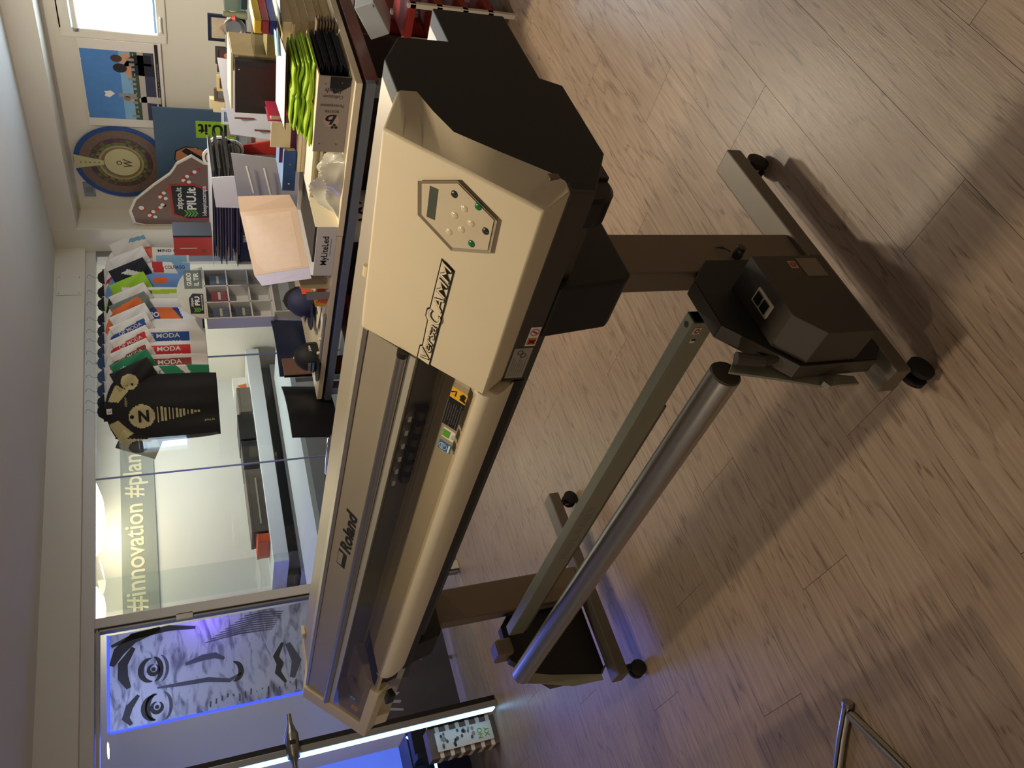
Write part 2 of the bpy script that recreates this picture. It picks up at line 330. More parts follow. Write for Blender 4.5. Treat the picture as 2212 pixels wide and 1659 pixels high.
for i, (x0, x1, z1, c, nm, lb, ct) in enumerate(((3.92, 4.18, 1.085, (20, 20, 20), 'black_box', 'left black box on the white shelf behind the glass', 'box'), (4.20, 4.47, 1.09, (24, 23, 22), 'black_box', 'right black box on the white shelf behind the glass', 'box'), (3.27, 3.88, 1.085, (84, 76, 66), 'brown_case', 'long brown case on the white shelf', 'case'), (3.17, 3.25, 1.05, (196, 76, 34), 'orange_cloth', 'small orange cloth at the end of the white shelf', 'cloth'), (4.5, 4.78, 1.07, (110, 104, 92), 'grey_tray', 'grey tray beside the black boxes on the shelf', 'tray'))):
    t = thing(nm, lb, ct, ((x0 + x1) / 2, 6.25, .951))
    MB().box(x0, x1, 6.10, 6.40, .951, z1 - .02).build('body', mat('far_%d' % i, c, .4, noise=.1), t, .006)
    MB().box(x0 - .002, x1 + .002, 6.098, 6.402, z1 - .024, z1).build('lid', mat('far_%d' % i, c, .4), t, .004)
    if nm == 'brown_case': MB().box(x0 + .06, x1 - .1, 6.085, 6.10, 1.0, 1.012).build('strip', M_silver, t)
t = thing('paper_pack', 'white paper pack with an orange flash leaning behind the jersey hem', 'pack', (4.86, 6.25, .951))
MB().box(4.8, 4.98, 6.2, 6.3, .951, 1.09).build('pack', WHT, t, .003); MB().prism([(4.82, .97), (4.90, .97), (4.88, 1.05), (4.84, 1.02)], 'y', 6.196, 6.2).build('orange_flash', ORANGE, t)
tb = thing('meeting_table', 'large pale table in the room behind the glass', 'table', (3.6, 5.5, 0))
MB().box(2.55, 4.75, 5.02, 5.95, .70, .74).build('table_top', mat('table_pale', (196, 208, 216), .35), tb, .004)
for x in (2.63, 4.67):
    for yy in (5.1, 5.87): MB().box(x - .03, x + .03, yy - .03, yy + .03, 0, .70).build('leg', M_frameg, tb)
gl = tag(MB().box(2.98, 2.99, 5.98, 6.54, .05, 2.2).build('glass_screen', PANE), 'upright clear glass screen end beside the white shelf', 'screen')

# face poster on a board behind the door
def paint_material():
    m = bpy.data.materials.new('painted_face_ground'); m.use_nodes = True; nt = m.node_tree; b = nt.nodes['Principled BSDF']; N = nt.nodes.new; L = nt.links.new
    tc = N('ShaderNodeTexCoord'); mp = N('ShaderNodeMapping'); mp.inputs['Scale'].default_value = (3, 3, 9); mp.inputs['Rotation'].default_value = (0, .5, 0); L(tc.outputs['Object'], mp.inputs[0])
    n = N('ShaderNodeTexNoise'); n.inputs['Scale'].default_value = 1.6; n.inputs['Detail'].default_value = 7; n.inputs['Distortion'].default_value = 1.6; L(mp.outputs[0], n.inputs['Vector'])
    r = N('ShaderNodeValToRGB'); e = r.color_ramp.elements; e[0].position = .36; e[0].color = rgb(120, 120, 146); e[1].position = .52; e[1].color = rgb(206, 208, 226)
    L(n.outputs['Fac'], r.inputs[0]); L(r.outputs[0], b.inputs['Base Color']); b.inputs['Roughness'].default_value = .5
    return m
M_paint = paint_material(); M_ink = mat('poster_ink', (34, 32, 46), .5, noise=.5, nscale=30); M_ink2 = mat('poster_ink_mid', (92, 92, 116), .5, noise=.5, nscale=25)
FPY = 5.10
fp = thing('face_poster', 'tall blue-grey painted face poster standing behind the glass door', 'poster', (1.888, FPY, 0))
MB().box(1.605, 2.172, FPY, FPY + .02, .86, 2.03).build('board', M_paint, fp, .002)
for x in (1.62, 2.14): MB().box(x, x + .02, FPY + .02, FPY + .04, 0, 2.0).build('support_post', M_frameg, fp)
MB().box(1.595, 1.604, FPY - .004, FPY + .02, .86, 2.03).build('light_strip', mat('led_blue', (60, 80, 255), .5, emit=1.6), fp)
MB().box(1.605, 2.172, FPY - .004, FPY + .02, 2.031, 2.045).build('light_strip', mat('led_blue', (60, 80, 255), .5), fp)
def stroke(pts, w, m, parent=fp, dy=.0015):
    n = len(pts); left = []; right = []
    for i, (x, z) in enumerate(pts):
        a = pts[max(i - 1, 0)]; c = pts[min(i + 1, n - 1)]; d = Vector((c[0] - a[0], c[1] - a[1])); d.normalize(); k = w * (sin(pi * (i + .35) / (n - .3)) ** .7 if n > 2 else 1)
        left.append((x - d.y * k, z + d.x * k)); right.append((x + d.y * k, z - d.x * k))
    mb = MB()
    for i in range(n - 1): mb.face([(left[i][0], FPY - dy, left[i][1]), (left[i + 1][0], FPY - dy, left[i + 1][1]), (right[i + 1][0], FPY - dy, right[i + 1][1]), (right[i][0], FPY - dy, right[i][1])])
    return mb.build('brush_stroke', m, parent)
def arc(cx, cz, rx, rz, a0, a1, n=14, rot=0.): return [(cx + rx * cos(radians(a)) * cos(rot) - rz * sin(radians(a)) * sin(rot), cz + rx * cos(radians(a)) * sin(rot) + rz * sin(radians(a)) * cos(rot)) for a in [a0 + (a1 - a0) * k / (n - 1) for k in range(n)]]
stroke([(1.98, 2.02), (2.06, 1.98), (2.13, 1.9), (2.16, 1.75)], .035, M_ink); stroke([(2.1, 2.02), (2.14, 1.9), (2.155, 1.7), (2.13, 1.55)], .02, M_ink)
stroke([(1.83, 1.93), (1.9, 1.96), (1.98, 1.96), (2.07, 1.9)], .03, M_ink); stroke([(1.62, 1.92), (1.66, 1.95), (1.72, 1.93), (1.78, 1.88)], .022, M_ink)
for ex, ez, sgn in ((1.915, 1.80, 1), (1.69, 1.79, -1)):
    stroke(arc(ex, ez, .075, .045, 190 if sgn > 0 else -10, 350 - 360 * (sgn < 0) + (0 if sgn > 0 else 160) if sgn > 0 else 170, 14), .014, M_ink)
    stroke(arc(ex, ez + .005, .07, .06, 0, 180, 14), .016, M_ink); stroke(arc(ex, ez - .005, .03, .028, 0, 330, 14), .012, M_ink); stroke(arc(ex, ez - .03, .085, .05, 200, 340, 12), .009, M_ink2)
    disc(fp, (ex, FPY, ez - .005), (1, 0, 0), (0, 0, 1), .012, M_ink, 'pupil', .002, 12)
stroke([(1.80, 1.78), (1.795, 1.65), (1.79, 1.5), (1.76, 1.38), (1.79, 1.31)], .014, M_ink2); stroke(arc(1.81, 1.36, .06, .05, 180, 350), .016, M_ink); stroke([(1.91, 1.62), (1.93, 1.52), (1.93, 1.45), (1.90, 1.40)], .02, M_ink2)
stroke([(1.68, 1.06), (1.75, 1.10), (1.80, 1.08), (1.85, 1.10), (1.93, 1.05)], .022, M_ink); stroke([(1.70, 1.02), (1.80, .98), (1.92, 1.02)], .03, M_ink2)
for k in range(9): stroke([(2.02 + .016 * k, 1.5 - .03 * k), (2.04 + .014 * k, 1.3 - .02 * k), (2.03 + .013 * k, 1.1 - .01 * k)], .005, M_ink2)
for k in range(16): stroke([(1.625 + .012 * (k % 5), 1.5 - .033 * k), (1.66 + .008 * (k % 4), 1.495 - .033 * k)], .004, M_ink2)
p2 = thing('dark_poster', 'dark poster with green and white script low behind the glass door', 'poster', (1.6, 5.06, 0))
MB().box(1.30, 1.90, 5.05, 5.065, .04, .66).build('board', mat('poster_dark', (62, 60, 78), .4, noise=.25, nscale=12), p2)
MB().prism([(1.62, .22), (1.70, .20), (1.86, .42), (1.80, .46)], 'y', 5.046, 5.05).build('green_stroke', mat('poster_green', (92, 128, 72), .5), p2)
for k in range(5): MB().prism([(1.34 + k * .05, .40 + .012 * k), (1.355 + k * .05, .40), (1.40 + k * .05, .58), (1.385 + k * .05, .59)], 'y', 5.046, 5.05).build('white_stroke', mat('poster_white', (176, 174, 186), .5), p2)
disc(p2, (1.70, 5.05, .33), (1, 0, 0), (0, 0, 1), .075, mat('poster_white', (176, 174, 186), .5), 'ring', .003, 24, .06)

# left of the jamb: blue lit cabinet, black casing, striped bag
cb = thing('blue_cabinet', 'tall blue lit showcase left of the glass door', 'cabinet', (.95, 5.3, 0))
MB().box(.55, 1.20, 5.30, 5.33, .42, 2.05).build('back_panel', mat('blue_glow_acrylic', (84, 112, 226), .5, emit=.85), cb)  # glow in the material stands in for blue LED light on the panel
MB().box(.55, 1.20, 5.02, 5.30, .40, .425).build('shelf_board', mat('cab_dark', (44, 46, 66), .4), cb)
MB().box(1.19, 1.20, 5.02, 5.30, .0, .42).build('side', mat('cab_dark', (44, 46, 66), .4), cb)
MB().box(.55, 1.19, 5.28, 5.30, .0, .40).build('lower_panel', mat('cab_dark', (44, 46, 66), .4), cb)
MB().tube([(1.18, 5.02, .425), (1.06, 5.02, .30)], .006, 8).build('strut', M_led, cb); MB().box(.9, 1.19, 5.012, 5.02, .28, .295).build('strut', M_led, cb)
for i, (z0, z1, x0, x1) in enumerate(((1.18, 1.30, 1.06, 1.14), (.98, 1.05, 1.10, 1.17))):
    tag(MB().box(x0, x1, 5.27, 5.298, z0, z1).build('dark_card', mat('card_dark', (38, 48, 74), .4), None, .002), ('upper' if i == 0 else 'lower') + ' dark card hanging in the blue lit showcase', 'card')
bc = thing('black_case', 'black open case with gold rail standing on the floor beside the striped bag', 'case', (1.12, 4.88, 0))
MB().box(1.00, 1.235, 4.90, 5.0, .0, .42).build('back', M_black, bc); MB().box(1.10, 1.235, 4.76, 4.90, .0, .10).build('base', M_black, bc, .004); MB().box(.99, 1.02, 4.76, 4.9, .1, .44).build('side', M_black, bc)
MB().tube([(1.05, 4.74, .36), (1.20, 4.74, .36), (1.20, 4.74, .22)], .006, 8).build('gold_rail', mat('brass', (150, 116, 66), .35, metal=.8), bc)
MB().lathe([(0, -.012), (.018, -.008), (.02, .006), (0, .012)], (1.10, 4.73, .33), 'y', 14).build('medallion', mat('gold', (206, 176, 112), .3, metal=.7), bc)
sb = thing('gift_bag', 'brown and cream striped gift bag with flower panel on the floor', 'bag', (1.02, 4.68, 0))
MB().box(.93, 1.09, 4.60, 4.70, 0, .40).build('bag', mat('bag_brown', (104, 84, 66), .6), sb, .003)
for k in range(6): MB().box(.928, 1.092, 4.597, 4.703, .03 + .06 * k, .052 + .06 * k).build('stripe', mat('bag_cream', (222, 206, 180), .6), sb)
MB().box(.96, 1.06, 4.590, 4.597, .03, .36).build('flower_panel', mat('bag_panel', (226, 214, 192), .6), sb)
random.seed(3)
for k in range(26):
    a = random.uniform(0, 6.28); disc(sb, (.972 + random.random() * .076, 4.590, .14 + random.random() * .19), (1, 0, 0), (0, 0, 1), .010, random.choice((K, mat('petal_grey', (150, 138, 124), .6), mat('petal_dark', (84, 76, 70), .6))), 'petal', .0015 + .0001 * k, 8, ry=.005 + .005 * random.random())
write('NO\nXY', sb, (1.005, 4.590, .085), (1, 0, 0), (0, 0, 1), .055, .07, GRN, bold=.01)
# ============================================================ the wide format printer (own axes, turned 1.6 degrees)
TH = radians(1.624); PO = Vector((1.12, 1.90, 0))
pr = thing('wide_format_printer', 'beige and black wide format roll printer on a grey wheeled stand', 'printer', tuple(PO), TH, loc=Matrix.Rotation(TH, 3, 'Z') @ PO)
YN, YF = .67, 3.14
body_poly = [(1.07, 1.163), (1.16, 1.15), (1.256, 1.15), (1.337, 1.109), (1.338, 1.015), (1.461, 1.015), (1.461, .869), (1.235, .869), (1.215, .83), (1.007, .83), (.915, .885), (.93, .955), (1.07, .955), (1.10, .99), (1.085, 1.09), (1.06, 1.15)]
MB().prism(body_poly, 'y', .70, 3.085).build('body', M_beige2, pr, .003)
endp = [(1.155, 1.15), (1.256, 1.15), (1.337, 1.109), (1.338, 1.015), (1.461, 1.015), (1.461, .869), (1.235, .869), (1.215, .83), (1.007, .83), (.903, .887), (.905, .932), (.922, .930), (.946, .95), (.995, 1.02), (1.044, 1.084), (1.10, 1.104), (1.155, 1.118)]
MB().prism(endp, 'y', YN, .705).build('end_panel', M_black, pr, .003)
MB().prism([(1.34, 1.013), (1.459, 1.013), (1.459, 1.0), (1.34, 1.0)], 'y', .68, 3.05).build('rear_shelf', mat('rear_shelf_light', (196, 188, 178), .5), pr)
# hood
h = MB(); zS = lambda x: .98 + (x - .87) * .919
T = (1.092, .700, zS(1.092)); RF = (1.078, 1.134, zS(1.078)); L_ = (.873, .686, zS(.873)); LF = (.868, 1.117, zS(.868)); BN = (.90, .667, .934); BF = (.90, 1.118, .933); TB = (1.155, .668, 1.15); TF = (1.16, 1.134, 1.15)
lerp = lambda p, q, t: tuple(p[i] + (q[i] - p[i]) * t for i in range(3))
NF = 8
for i in range(NF):
    for j in range(4):
        g = lambda u, v: lerp(lerp(L_, T, u), lerp(LF, RF, u), v)
        h.face([g(i / NF, j / 4), g((i + 1) / NF, j / 4), g((i + 1) / NF, (j + 1) / 4), g(i / NF, (j + 1) / 4)])
for j in range(4): h.face([lerp(BN, BF, j / 4), lerp(BN, BF, (j + 1) / 4), lerp(L_, LF, (j + 1) / 4), lerp(L_, LF, j / 4)]); h.face([lerp(T, RF, j / 4), lerp(T, RF, (j + 1) / 4), lerp(TB, TF, (j + 1) / 4), lerp(TB, TF, j / 4)])
crv = [BN, (.922, .668, .931), (.946, .668, .952), (.995, .668, 1.020), (1.044, .668, 1.084), (1.10, .668, 1.104), (1.155, .668, 1.118), (1.155, .668, 1.135), TB]
for i in range(NF):
    p, q = lerp(L_, T, i / NF), lerp(L_, T, (i + 1) / NF); h.face([p, q, crv[i + 1]]); h.face([p, crv[i + 1], crv[i]])
h.face([LF, BF, (1.0, 1.124, .98), (1.09, 1.13, 1.06), TF, RF]); h.face([BN, (.922, .668, .931), (.93, .70, .93), (.93, 1.118, .93), BF])
hood = h.build('hood', M_beige, pr, .004, True, seg=2)
MB().tube([(1.15, 1.04, 1.158), (1.15, 1.065, 1.158)], .006, 8).build('hinge_pin', M_beige, hood)
MB().box(.93, .945, .668, .674, .938, .958).build('broken_clip', M_stand, hood, .002)
SR = Vector((0, -1, 0)); SU = Vector((.736, 0, .677)).normalized(); SN = SR.cross(SU)
def S(x, yy, off=0.): return Vector((x, yy, .98 + (x - .87) * .919)) + SN * off
ROLL = mat('roland_letter', (38, 35, 32), .5)
# hood badge
hb = .0015
poly3(pr, S(.970, 1.0, hb), SR, SU, [(-.128, -.016), (.118, -.016), (.128, .013), (.012, .013), (.006, .018), (-.012, .018), (-.020, .012), (-.086, .010), (-.090, .015), (-.126, .015)], K, 'badge_plate', 0, .0015)
poly3(pr, S(.970, 1.0, hb), SR, SU, [(-.125, -.0135), (.115, -.0135), (.124, .0105), (.010, .0105), (.004, .0155), (-.011, .0155), (-.019, .0095), (-.088, .0075), (-.092, .0125), (-.123, .0125)], mat('badge_face', (226, 212, 182), .5), 'badge_face', .0006, .001)
BDG = mat('badge_face', (226, 212, 182), .5)
for s_, yc, w_, h_ in (('Versa', 1.069, .096, .021), ('C', 1.003, .027, .029), ('AMM', .930, .114, .021)):
    write(s_, pr, S(.968, yc, hb), SR, SU, w_, h_, K, 'badge_lettering', .25, .03, .002); write(s_, pr, S(.9683, yc - .0008, hb), SR, SU, w_ * .95, h_ * .90, BDG, 'badge_letter_face', .25, -.006, .0028)
# control panel: hexagon inset
cpts = [(1.026, .752), (.981, .717), (.926, .744), (.923, .803), (.968, .836), (1.018, .808)]
cp = MB().quadslab([S(x, yy, .0022) for x, yy in cpts], .002).build('control_panel', mat('panel_face', (206, 192, 164), .5, noise=.05, nscale=30), pr)
mbr = MB()
for i in range(6):
    a, b2 = cpts[i], cpts[(i + 1) % 6]; mx_, my_ = .972, .777
    o1 = (mx_ + (a[0] - mx_) * 1.10, my_ + (a[1] - my_) * 1.10); o2 = (mx_ + (b2[0] - mx_) * 1.10, my_ + (b2[1] - my_) * 1.10)
    mbr.face([S(a[0], a[1], .0020), S(b2[0], b2[1], .0020), S(o2[0], o2[1], .0060), S(o1[0], o1[1], .0060)])
mbr.build('recess_rim', mat('panel_rim', (150, 138, 118), .5), cp)
MB().quadslab([S(1.015, .747, .0034), S(1.003, .745, .0034), S(.999, .804, .0034), S(1.011, .806, .0034)], .001).build('display', mat('lcd', (84, 88, 80), .25), cp)
def btn(x, yy, m, r=.0074):
    c = S(x, yy, .0026); mb = MB(); rings = []
    for rr, t in ((r, -.001), (r, .001), (r * .75, .0028), (r * .3, .0036)):
        rings.append([c + SR * (rr * cos(2 * pi * k / 16)) + SU * (rr * sin(2 * pi * k / 16)) + SN * t for k in range(16)])
    mb.loft(rings).build('button', m, cp, smooth=True)
DKB = mat('button_dark', (58, 54, 50), .22); LTB = mat('button_cream', (214, 202, 172), .25)
for x, yy, m in ((.982, .738, DKB), (.949, .736, GREENB), (.965, .753, LTB), (.975, .774, LTB), (.952, .772, LTB), (.962, .793, LTB), (.977, .810, LTB), (.945, .808, GREENB), (.932, .771, DKB)): btn(x, yy, m)
for x, yy, s_ in ((.991, .740, 'MENU'), (.958, .734, 'ENTER'), (.986, .806, 'FUNCTION'), (.953, .806, 'PAUSE'), (.997, .752, 'VERSION'), (.990, .790, 'BASE'), (.941, .745, 'SETUP'), (.936, .800, 'POWER')):
    write(s_, cp, S(x, yy, .0023), SR, SU, .004 * len(s_) * .6, .0028, mat('small_print', (96, 88, 76), .6), 'lettering', 0, .0, .0006)
for dx, dy_, rot in ((.967, .763, 0), (.970, .772, 1), (.959, .772, 3), (.962, .783, 2)):
    a = rot * pi / 2; poly3(cp, S(dx, dy_, .0023), SR, SU, [(.003 * cos(a + 2.1 * k), .003 * sin(a + 2.1 * k)) for k in range(3)], K, 'arrow_mark')
disc(cp, S(.932, .771, .0023), SR, SU, .0115, mat('small_print', (96, 88, 76), .6), 'ring_mark', .0006, 24, .0106)
# dark strip under the hood with stickers
MB().prism([(.899, .934), (.925, .936), (.925, .888), (.899, .888)], 'y', YN, 1.118).build('lower_front_strip', M_dkbrown, pr, .002)
FR, FU = (0, -1, 0), (0, 0, 1)
decal(pr, (.899, .994, .902), FR, FU, .050, .021, WHT, 'hazard_sticker')
disc(pr, (.899, .982, .902), FR, FU, .0088, RED, 'ban_ring', .002, 20, .0075); write('/', pr, (.899, .982, .902), FR, FU, .010, .011, RED, 'ban_bar', 0, .02, .0022)
decal(pr, (.899, 1.006, .902), FR, FU, .017, .017, ORANGE, 'hazard_square', .0016); write('X', pr, (.899, 1.006, .902), FR, FU, .013, .013, K, 'hazard_cross', 0, .05, .0028)
decal(pr, (.899, 1.067, .911), FR, FU, .085, .037, GREY, 'instruction_label')
for k in range(7):
    write('Ink is extremely flammable keep away', pr, (.899, 1.075 + .004 * (k % 3), .925 - .0044 * k), FR, FU, .055 - .008 * (k % 3), .0024, K, 'small_print', 0, 0, .002)
for k in range(2): disc(pr, (.899, 1.036 + .008 * k, .916 - .008 * k), FR, FU, .006, K, 'drawing', .002, 12, .0048)
# front cover between hood and far cap
Y0, Y1 = 1.133, 3.035
nrm = (-.677, .736)
def zs(x): return .98 + (x - .87) * .919
def strip(x0, x1, name, m, y0=Y0, y1=Y1, th=.005, off=0.):
    p0 = (x0 + nrm[0] * off, zs(x0) + nrm[1] * off); p1 = (x1 + nrm[0] * off, zs(x1) + nrm[1] * off)
    return MB().slab(p0, p1, y0, y1, th, nrm).build(name, m, pr)
strip(1.066, 1.0735, 'cover_trim', M_silver, off=.003)
strip(1.012, 1.0655, 'front_cover', M_beige2)
MB().cyl((1.0025, Y0 + .01, zs(1.0025) + .002), (1.0025, Y1 + .01, zs(1.0025) + .002), .0115, 20).build('handle_bar', M_alu, pr, smooth=True)
MB().lathe([(.012, 0), (.012, .014), (.0, .014)], (1.0025, Y0 - .004, zs(1.0025) + .002), 'y', 14).build('bar_cap', M_blackp, pr)
strip(.982, .9945, 'cover_rail', mat('cover_rail_pale', (206, 202, 186), .35, metal=.4))
SMOKE = glass('smoked_acrylic', (249, 247, 242), 1.45)
win_p = strip(.880, .982, 'pane', SMOKE, th=.004)
write('Roland', pr, S(1.034, 1.872), SR, SU, .208, .036, ROLL, 'brand_lettering', .35, .035, .0012)
poly3(pr, S(1.038, 2.02), SR, SU, [(-.045, -.014), (.03, -.014), (.045, .014), (-.035, .014)], ROLL, 'brand_mark', .001)
poly3(pr, S(1.042, 2.02), SR, SU, [(-.032, -.008), (.030, -.008), (.034, .007), (-.030, .007)], M_beige2, 'brand_mark', .0018)
# stickers on the window
decal(win_p, S(.903, 1.158), SR, SU, .030, .036, YEL, 'warning_sticker'); decal(win_p, S(.903, 1.2155), SR, SU, .083, .036, K, 'warning_text_panel')
poly3(win_p, S(.911, 1.157), SR, SU, [(-.008, -.005), (.008, -.005), (0, .008)], K, 'warning_triangle', .0018); poly3(win_p, S(.911, 1.157), SR, SU, [(-.005, -.0035), (.005, -.0035), (0, .0045)], YEL, 'warning_triangle', .0026)
poly3(win_p, S(.896, 1.157), SR, SU, [(-.011, -.009), (-.004, -.004), (.006, -.006), (.01, .001), (.002, .007), (-.004, .004), (-.009, .006)], K, 'hand_mark', .0018)
for k in range(8): write('Warning moving parts keep hands clear of carriage', win_p, S(.9165 - .0038 * k, 1.2165 + .004 * (k % 2)), SR, SU, .074 - .012 * (k % 3), .0022, mat('dim_print', (150, 146, 138), .6), 'small_print', 0, 0, .0022)
decal(win_p, S(.900, 1.281), SR, SU, .031, .028, WHT, 'eco_sticker'); decal(win_p, S(.904, 1.281), SR, SU, .021, .016, GRN, 'eco_block', .0018); write('ECO', win_p, S(.8925, 1.281), SR, SU, .014, .005, GRN, 'eco_lettering', 0, .01, .002)
decal(win_p, S(.900, 1.323), SR, SU, .028, .030, BLUE, 'energy_sticker'); write('energy', win_p, S(.903, 1.323), SR, SU, .020, .010, W, 'energy_lettering', .3, .0, .0022); decal(win_p, S(.8925, 1.323), SR, SU, .024, .004, W, 'energy_bar', .0018)
disc(win_p, S(.903, 1.323), SR, SU, .010, W, 'energy_ring', .002, 20, .009)
# interior: platen, perforations, gold lines, pinch rollers
MB().prism([(.884, .985), (1.075, .985), (1.075, .975), (.884, .975)], 'y', Y0, 3.0).build('platen', mat('platen_grey', (196, 186, 164), .5), pr)
for x, m in ((1.052, M_silver), (1.094 - .02, mat('brass_line', (166, 138, 92), .4, metal=.5)), (1.036, M_silver)): MB().box(x - .0009, x + .0009, Y0, 2.75, .985, .9862).build('platen_line', m, pr)
dots = MB()
for i in range(150):
    for j in range(2):
        yy = 1.15 + i * .0105 + j * .005; x = 1.041 + j * .006
        dots.face([(x - .0011, yy - .0011, .9858), (x + .0011, yy - .0011, .9858), (x + .0011, yy + .0011, .9858), (x - .0011, yy + .0011, .9858)])
d_ = dots.build('perforation', mat('perforation_pale', (196, 190, 172), .5), pr); d_['kind'] = 'stuff'
MB().box(1.066, 1.08, Y0, 3.03, .99, 1.10).build('inner_wall', mat('inner_dark', (86, 84, 82), .5), pr)
MB().cyl((1.056, Y0, 1.05), (1.056, 3.0, 1.05), .006, 10).build('carriage_rail', M_steel, pr, smooth=True)
for k in range(6):
    yy = 1.40 + .052 * k
    rl = MB().cyl((1.055, yy - .014, 1.008), (1.055, yy + .014, 1.008), .016, 14).build('pinch_roller', M_blackp, pr, smooth=True)
    MB().box(1.035, 1.05, yy - .010, yy + .010, 1.036, 1.044).build('roller_tab', mat('tab_pale', (190, 198, 208), .4), rl)
# apron below the window
prof = [(.892, .988), (.878, .986), (.869, .978), (.865, .966), (.868, .950), (.877, .934), (.889, .918), (.897, .906), (.905, .905), (.92, .93), (.92, .97)]
rings = []
for yy, dx in ((1.122, 0), (2.40, 0), (2.52, 0), (2.565, .006), (2.59, .02)): rings.append([(x + dx, yy + (x - .865) * (.9 if yy > 2.5 else 0), z) for x, z in prof])
MB().loft(rings).build('apron', mat('apron_cream', (226, 214, 186), .42, noise=.03), pr, smooth=True)
MB().prism([(.897, .906), (.903, .906), (.908, .883), (.899, .885)], 'y', 1.12, 2.585).build('bottom_rail', M_blackp, pr)
MB().prism([(.893, .914), (.899, .906), (.901, .908), (.896, .916)], 'y', 1.12, 2.58).build('rail_trim', M_silver, pr)
MB().prism([(.90, .985), (1.06, .985), (1.06, .90), (.92, .90)], 'y', 2.60, 2.72).build('gap_cover', M_black, pr)
# far end cap
capo = [(.903, .887), (.90, .934), (.868, .978), (1.066, 1.176), (1.16, 1.152), (1.256, 1.152), (1.337, 1.109), (1.338, 1.015), (1.461, 1.015), (1.461, .869), (1.235, .869), (1.215, .83), (1.007, .83)]
cap = MB().prism(capo, 'y', 3.045, YF).build('end_cap', M_beige, pr, .006, seg=3)
MB().prism([(.90, .934), (.868, .978), (.893, 1.003), (.93, .97)], 'y', 2.705, 3.05).build('cap_sill', M_beige, pr, .004)
MB().prism([(.905, .998), (1.07, 1.15), (1.07, .99), (.93, .97)], 'y', 3.03, 3.046).build('cap_inner', mat('cap_inner_tan', (176, 160, 130), .5), pr)
MB().prism([(.935, 1.0), (1.07, 1.02), (1.07, .985), (.92, .985)], 'y', 2.72, 3.03).build('cap_floor', mat('cap_inner_tan', (176, 160, 130), .5), pr)
disc(pr, S(.934, 2.895, -.010), SR, SU, .024, BLUE, 'round_sticker', 0, 24); disc(pr, S(.934, 2.895, -.010), SR, SU, .011, W, 'round_mark', .001, 16, .005)
decal(pr, S(.921, 2.965, -.008), SR, SU, .034, .026, YEL, 'warning_sticker', 0); write('!', pr, S(.921, 2.965, -.008), SR, SU, .006, .015, K, 'warning_mark', 0, .03, .001)
MB().prism([(.858, .945), (.885, .945), (.89, .925), (.862, .915)], 'y', 2.72, 2.79).build('release_lever', M_blackp, pr, .004)
MB().box(1.23, 1.265, 2.95, 2.99, 1.15, 1.162).build('corner_bump', M_beige, pr, .003)
# stand
for i, (c0, c1, f0, f1) in enumerate(((.993, 1.05, .98, 1.05), (2.678, 2.735, 2.657, 2.732))):
    MB().box(1.061, 1.188, c0, c1, .13, .84).build('column', M_stand, pr, .004)
    ft = MB().box(.735, 1.518, f0, f1, .086, .131).build('foot', M_standl, pr, .004)
    for x, s_ in ((.765, -1), (1.485, 1)):
        yc = (f0 + f1) / 2
        cs = MB().lathe([(.012, 0), (.012, .03), (.02, .035), (.02, .0445)], (x, yc, .042), 'z', 12).build('caster', M_blackp, pr)
        for dy_ in (-.022, .006): MB().lathe([(.0, 0), (.024, 0), (.030, .003), (.030, .013), (.024, .016), (0, .016)], (x + .012 * s_, yc + dy_, .030), 'y', 20).build('wheel', M_rubber, cs, smooth=True)
        MB().box(x - .012, x + .012, yc - .006, yc + .006, .03, .062).build('fork', M_steel, cs, .003)
MB().prism([(1.23, .80), (1.20, .655), (1.02, .655), (1.0, .675), (.98, .83), (1.23, .83)], 'y', .955, 1.09).build('bracket', M_black, pr, .006)
MB().prism([(1.23, .80), (1.20, .735), (1.02, .735), (1.0, .745), (.98, .83), (1.23, .83)], 'y', 2.62, 2.79).build('bracket', M_black, pr, .006)
MB().lathe([(0, 0), (.045, 0), (.052, .006), (.052, .055), (.045, .06), (0, .06)], (1.0, .725, .848), 'y', 24).build('roll_flange', M_blackp, pr, smooth=True)
MB().box(1.01, 1.19, .72, 3.0, .80, .832).build('under_tray', M_dkbrown, pr)
MB().lathe([(0, 0), (.010, .0), (.012, -.008), (.010, -.030), (0, -.032)], (1.108, .993, .325), 'y', 12).build('column_clip', M_dkbrown, pr, smooth=True)
MB().tube([(1.118, .985, .34), (1.128, .980, .36), (1.137, .990, .367), (1.128, .985, .352)], .0018, 6).build('string', M_dkbrown, pr)
# take-up unit
bar = MB().box(.963, 1.0, 1.05, 2.67, .426, .485).build('take_up_bar', M_bar, pr, .003)
MB().box(.967, .996, 1.0485, 1.052, .432, .479).build('bar_opening', M_blackp, bar)
disc(bar, (.982, 1.072, .485), (0, -1, 0), (1, 0, 0), .0075, K, 'bar_hole', .0006, 16)
decal(bar, (.963, 1.075, .466), FR, FU, .020, .018, WHT, 'red_ring_sticker'); disc(bar, (.963, 1.075, .466), FR, FU, .007, RED, 'red_ring', .0018, 16, .0035)
decal(bar, (.963, 1.105, .462), FR, FU, .016, .012, WHT, 'small_sticker'); decal(bar, (.963, 1.102, .462), FR, FU, .006, .010, K, 'small_sticker_bar', .0018)
MB().box(.967, .996, 1.35, 2.66, .415, .427).build('lower_lip', mat('bar_lip_grey', (104, 98, 84), .45, metal=.3), bar)  # lip under the bar in a darker grey
write('ROLAND', bar, (.963, 1.95, .455), FR, FU, .30, .022, mat('ghost_letter', (132, 132, 116), .45), 'faint_lettering', 0, -.005, .0006)
tube_ = MB().lathe([(.0, .0), (.030, .0), (.034, .001), (.034, 1.613), (.030, 1.614), (0, 1.614)], (.817, 1.047, .485), 'y', 40).build('take_up_tube', M_alu, pr, smooth=True)
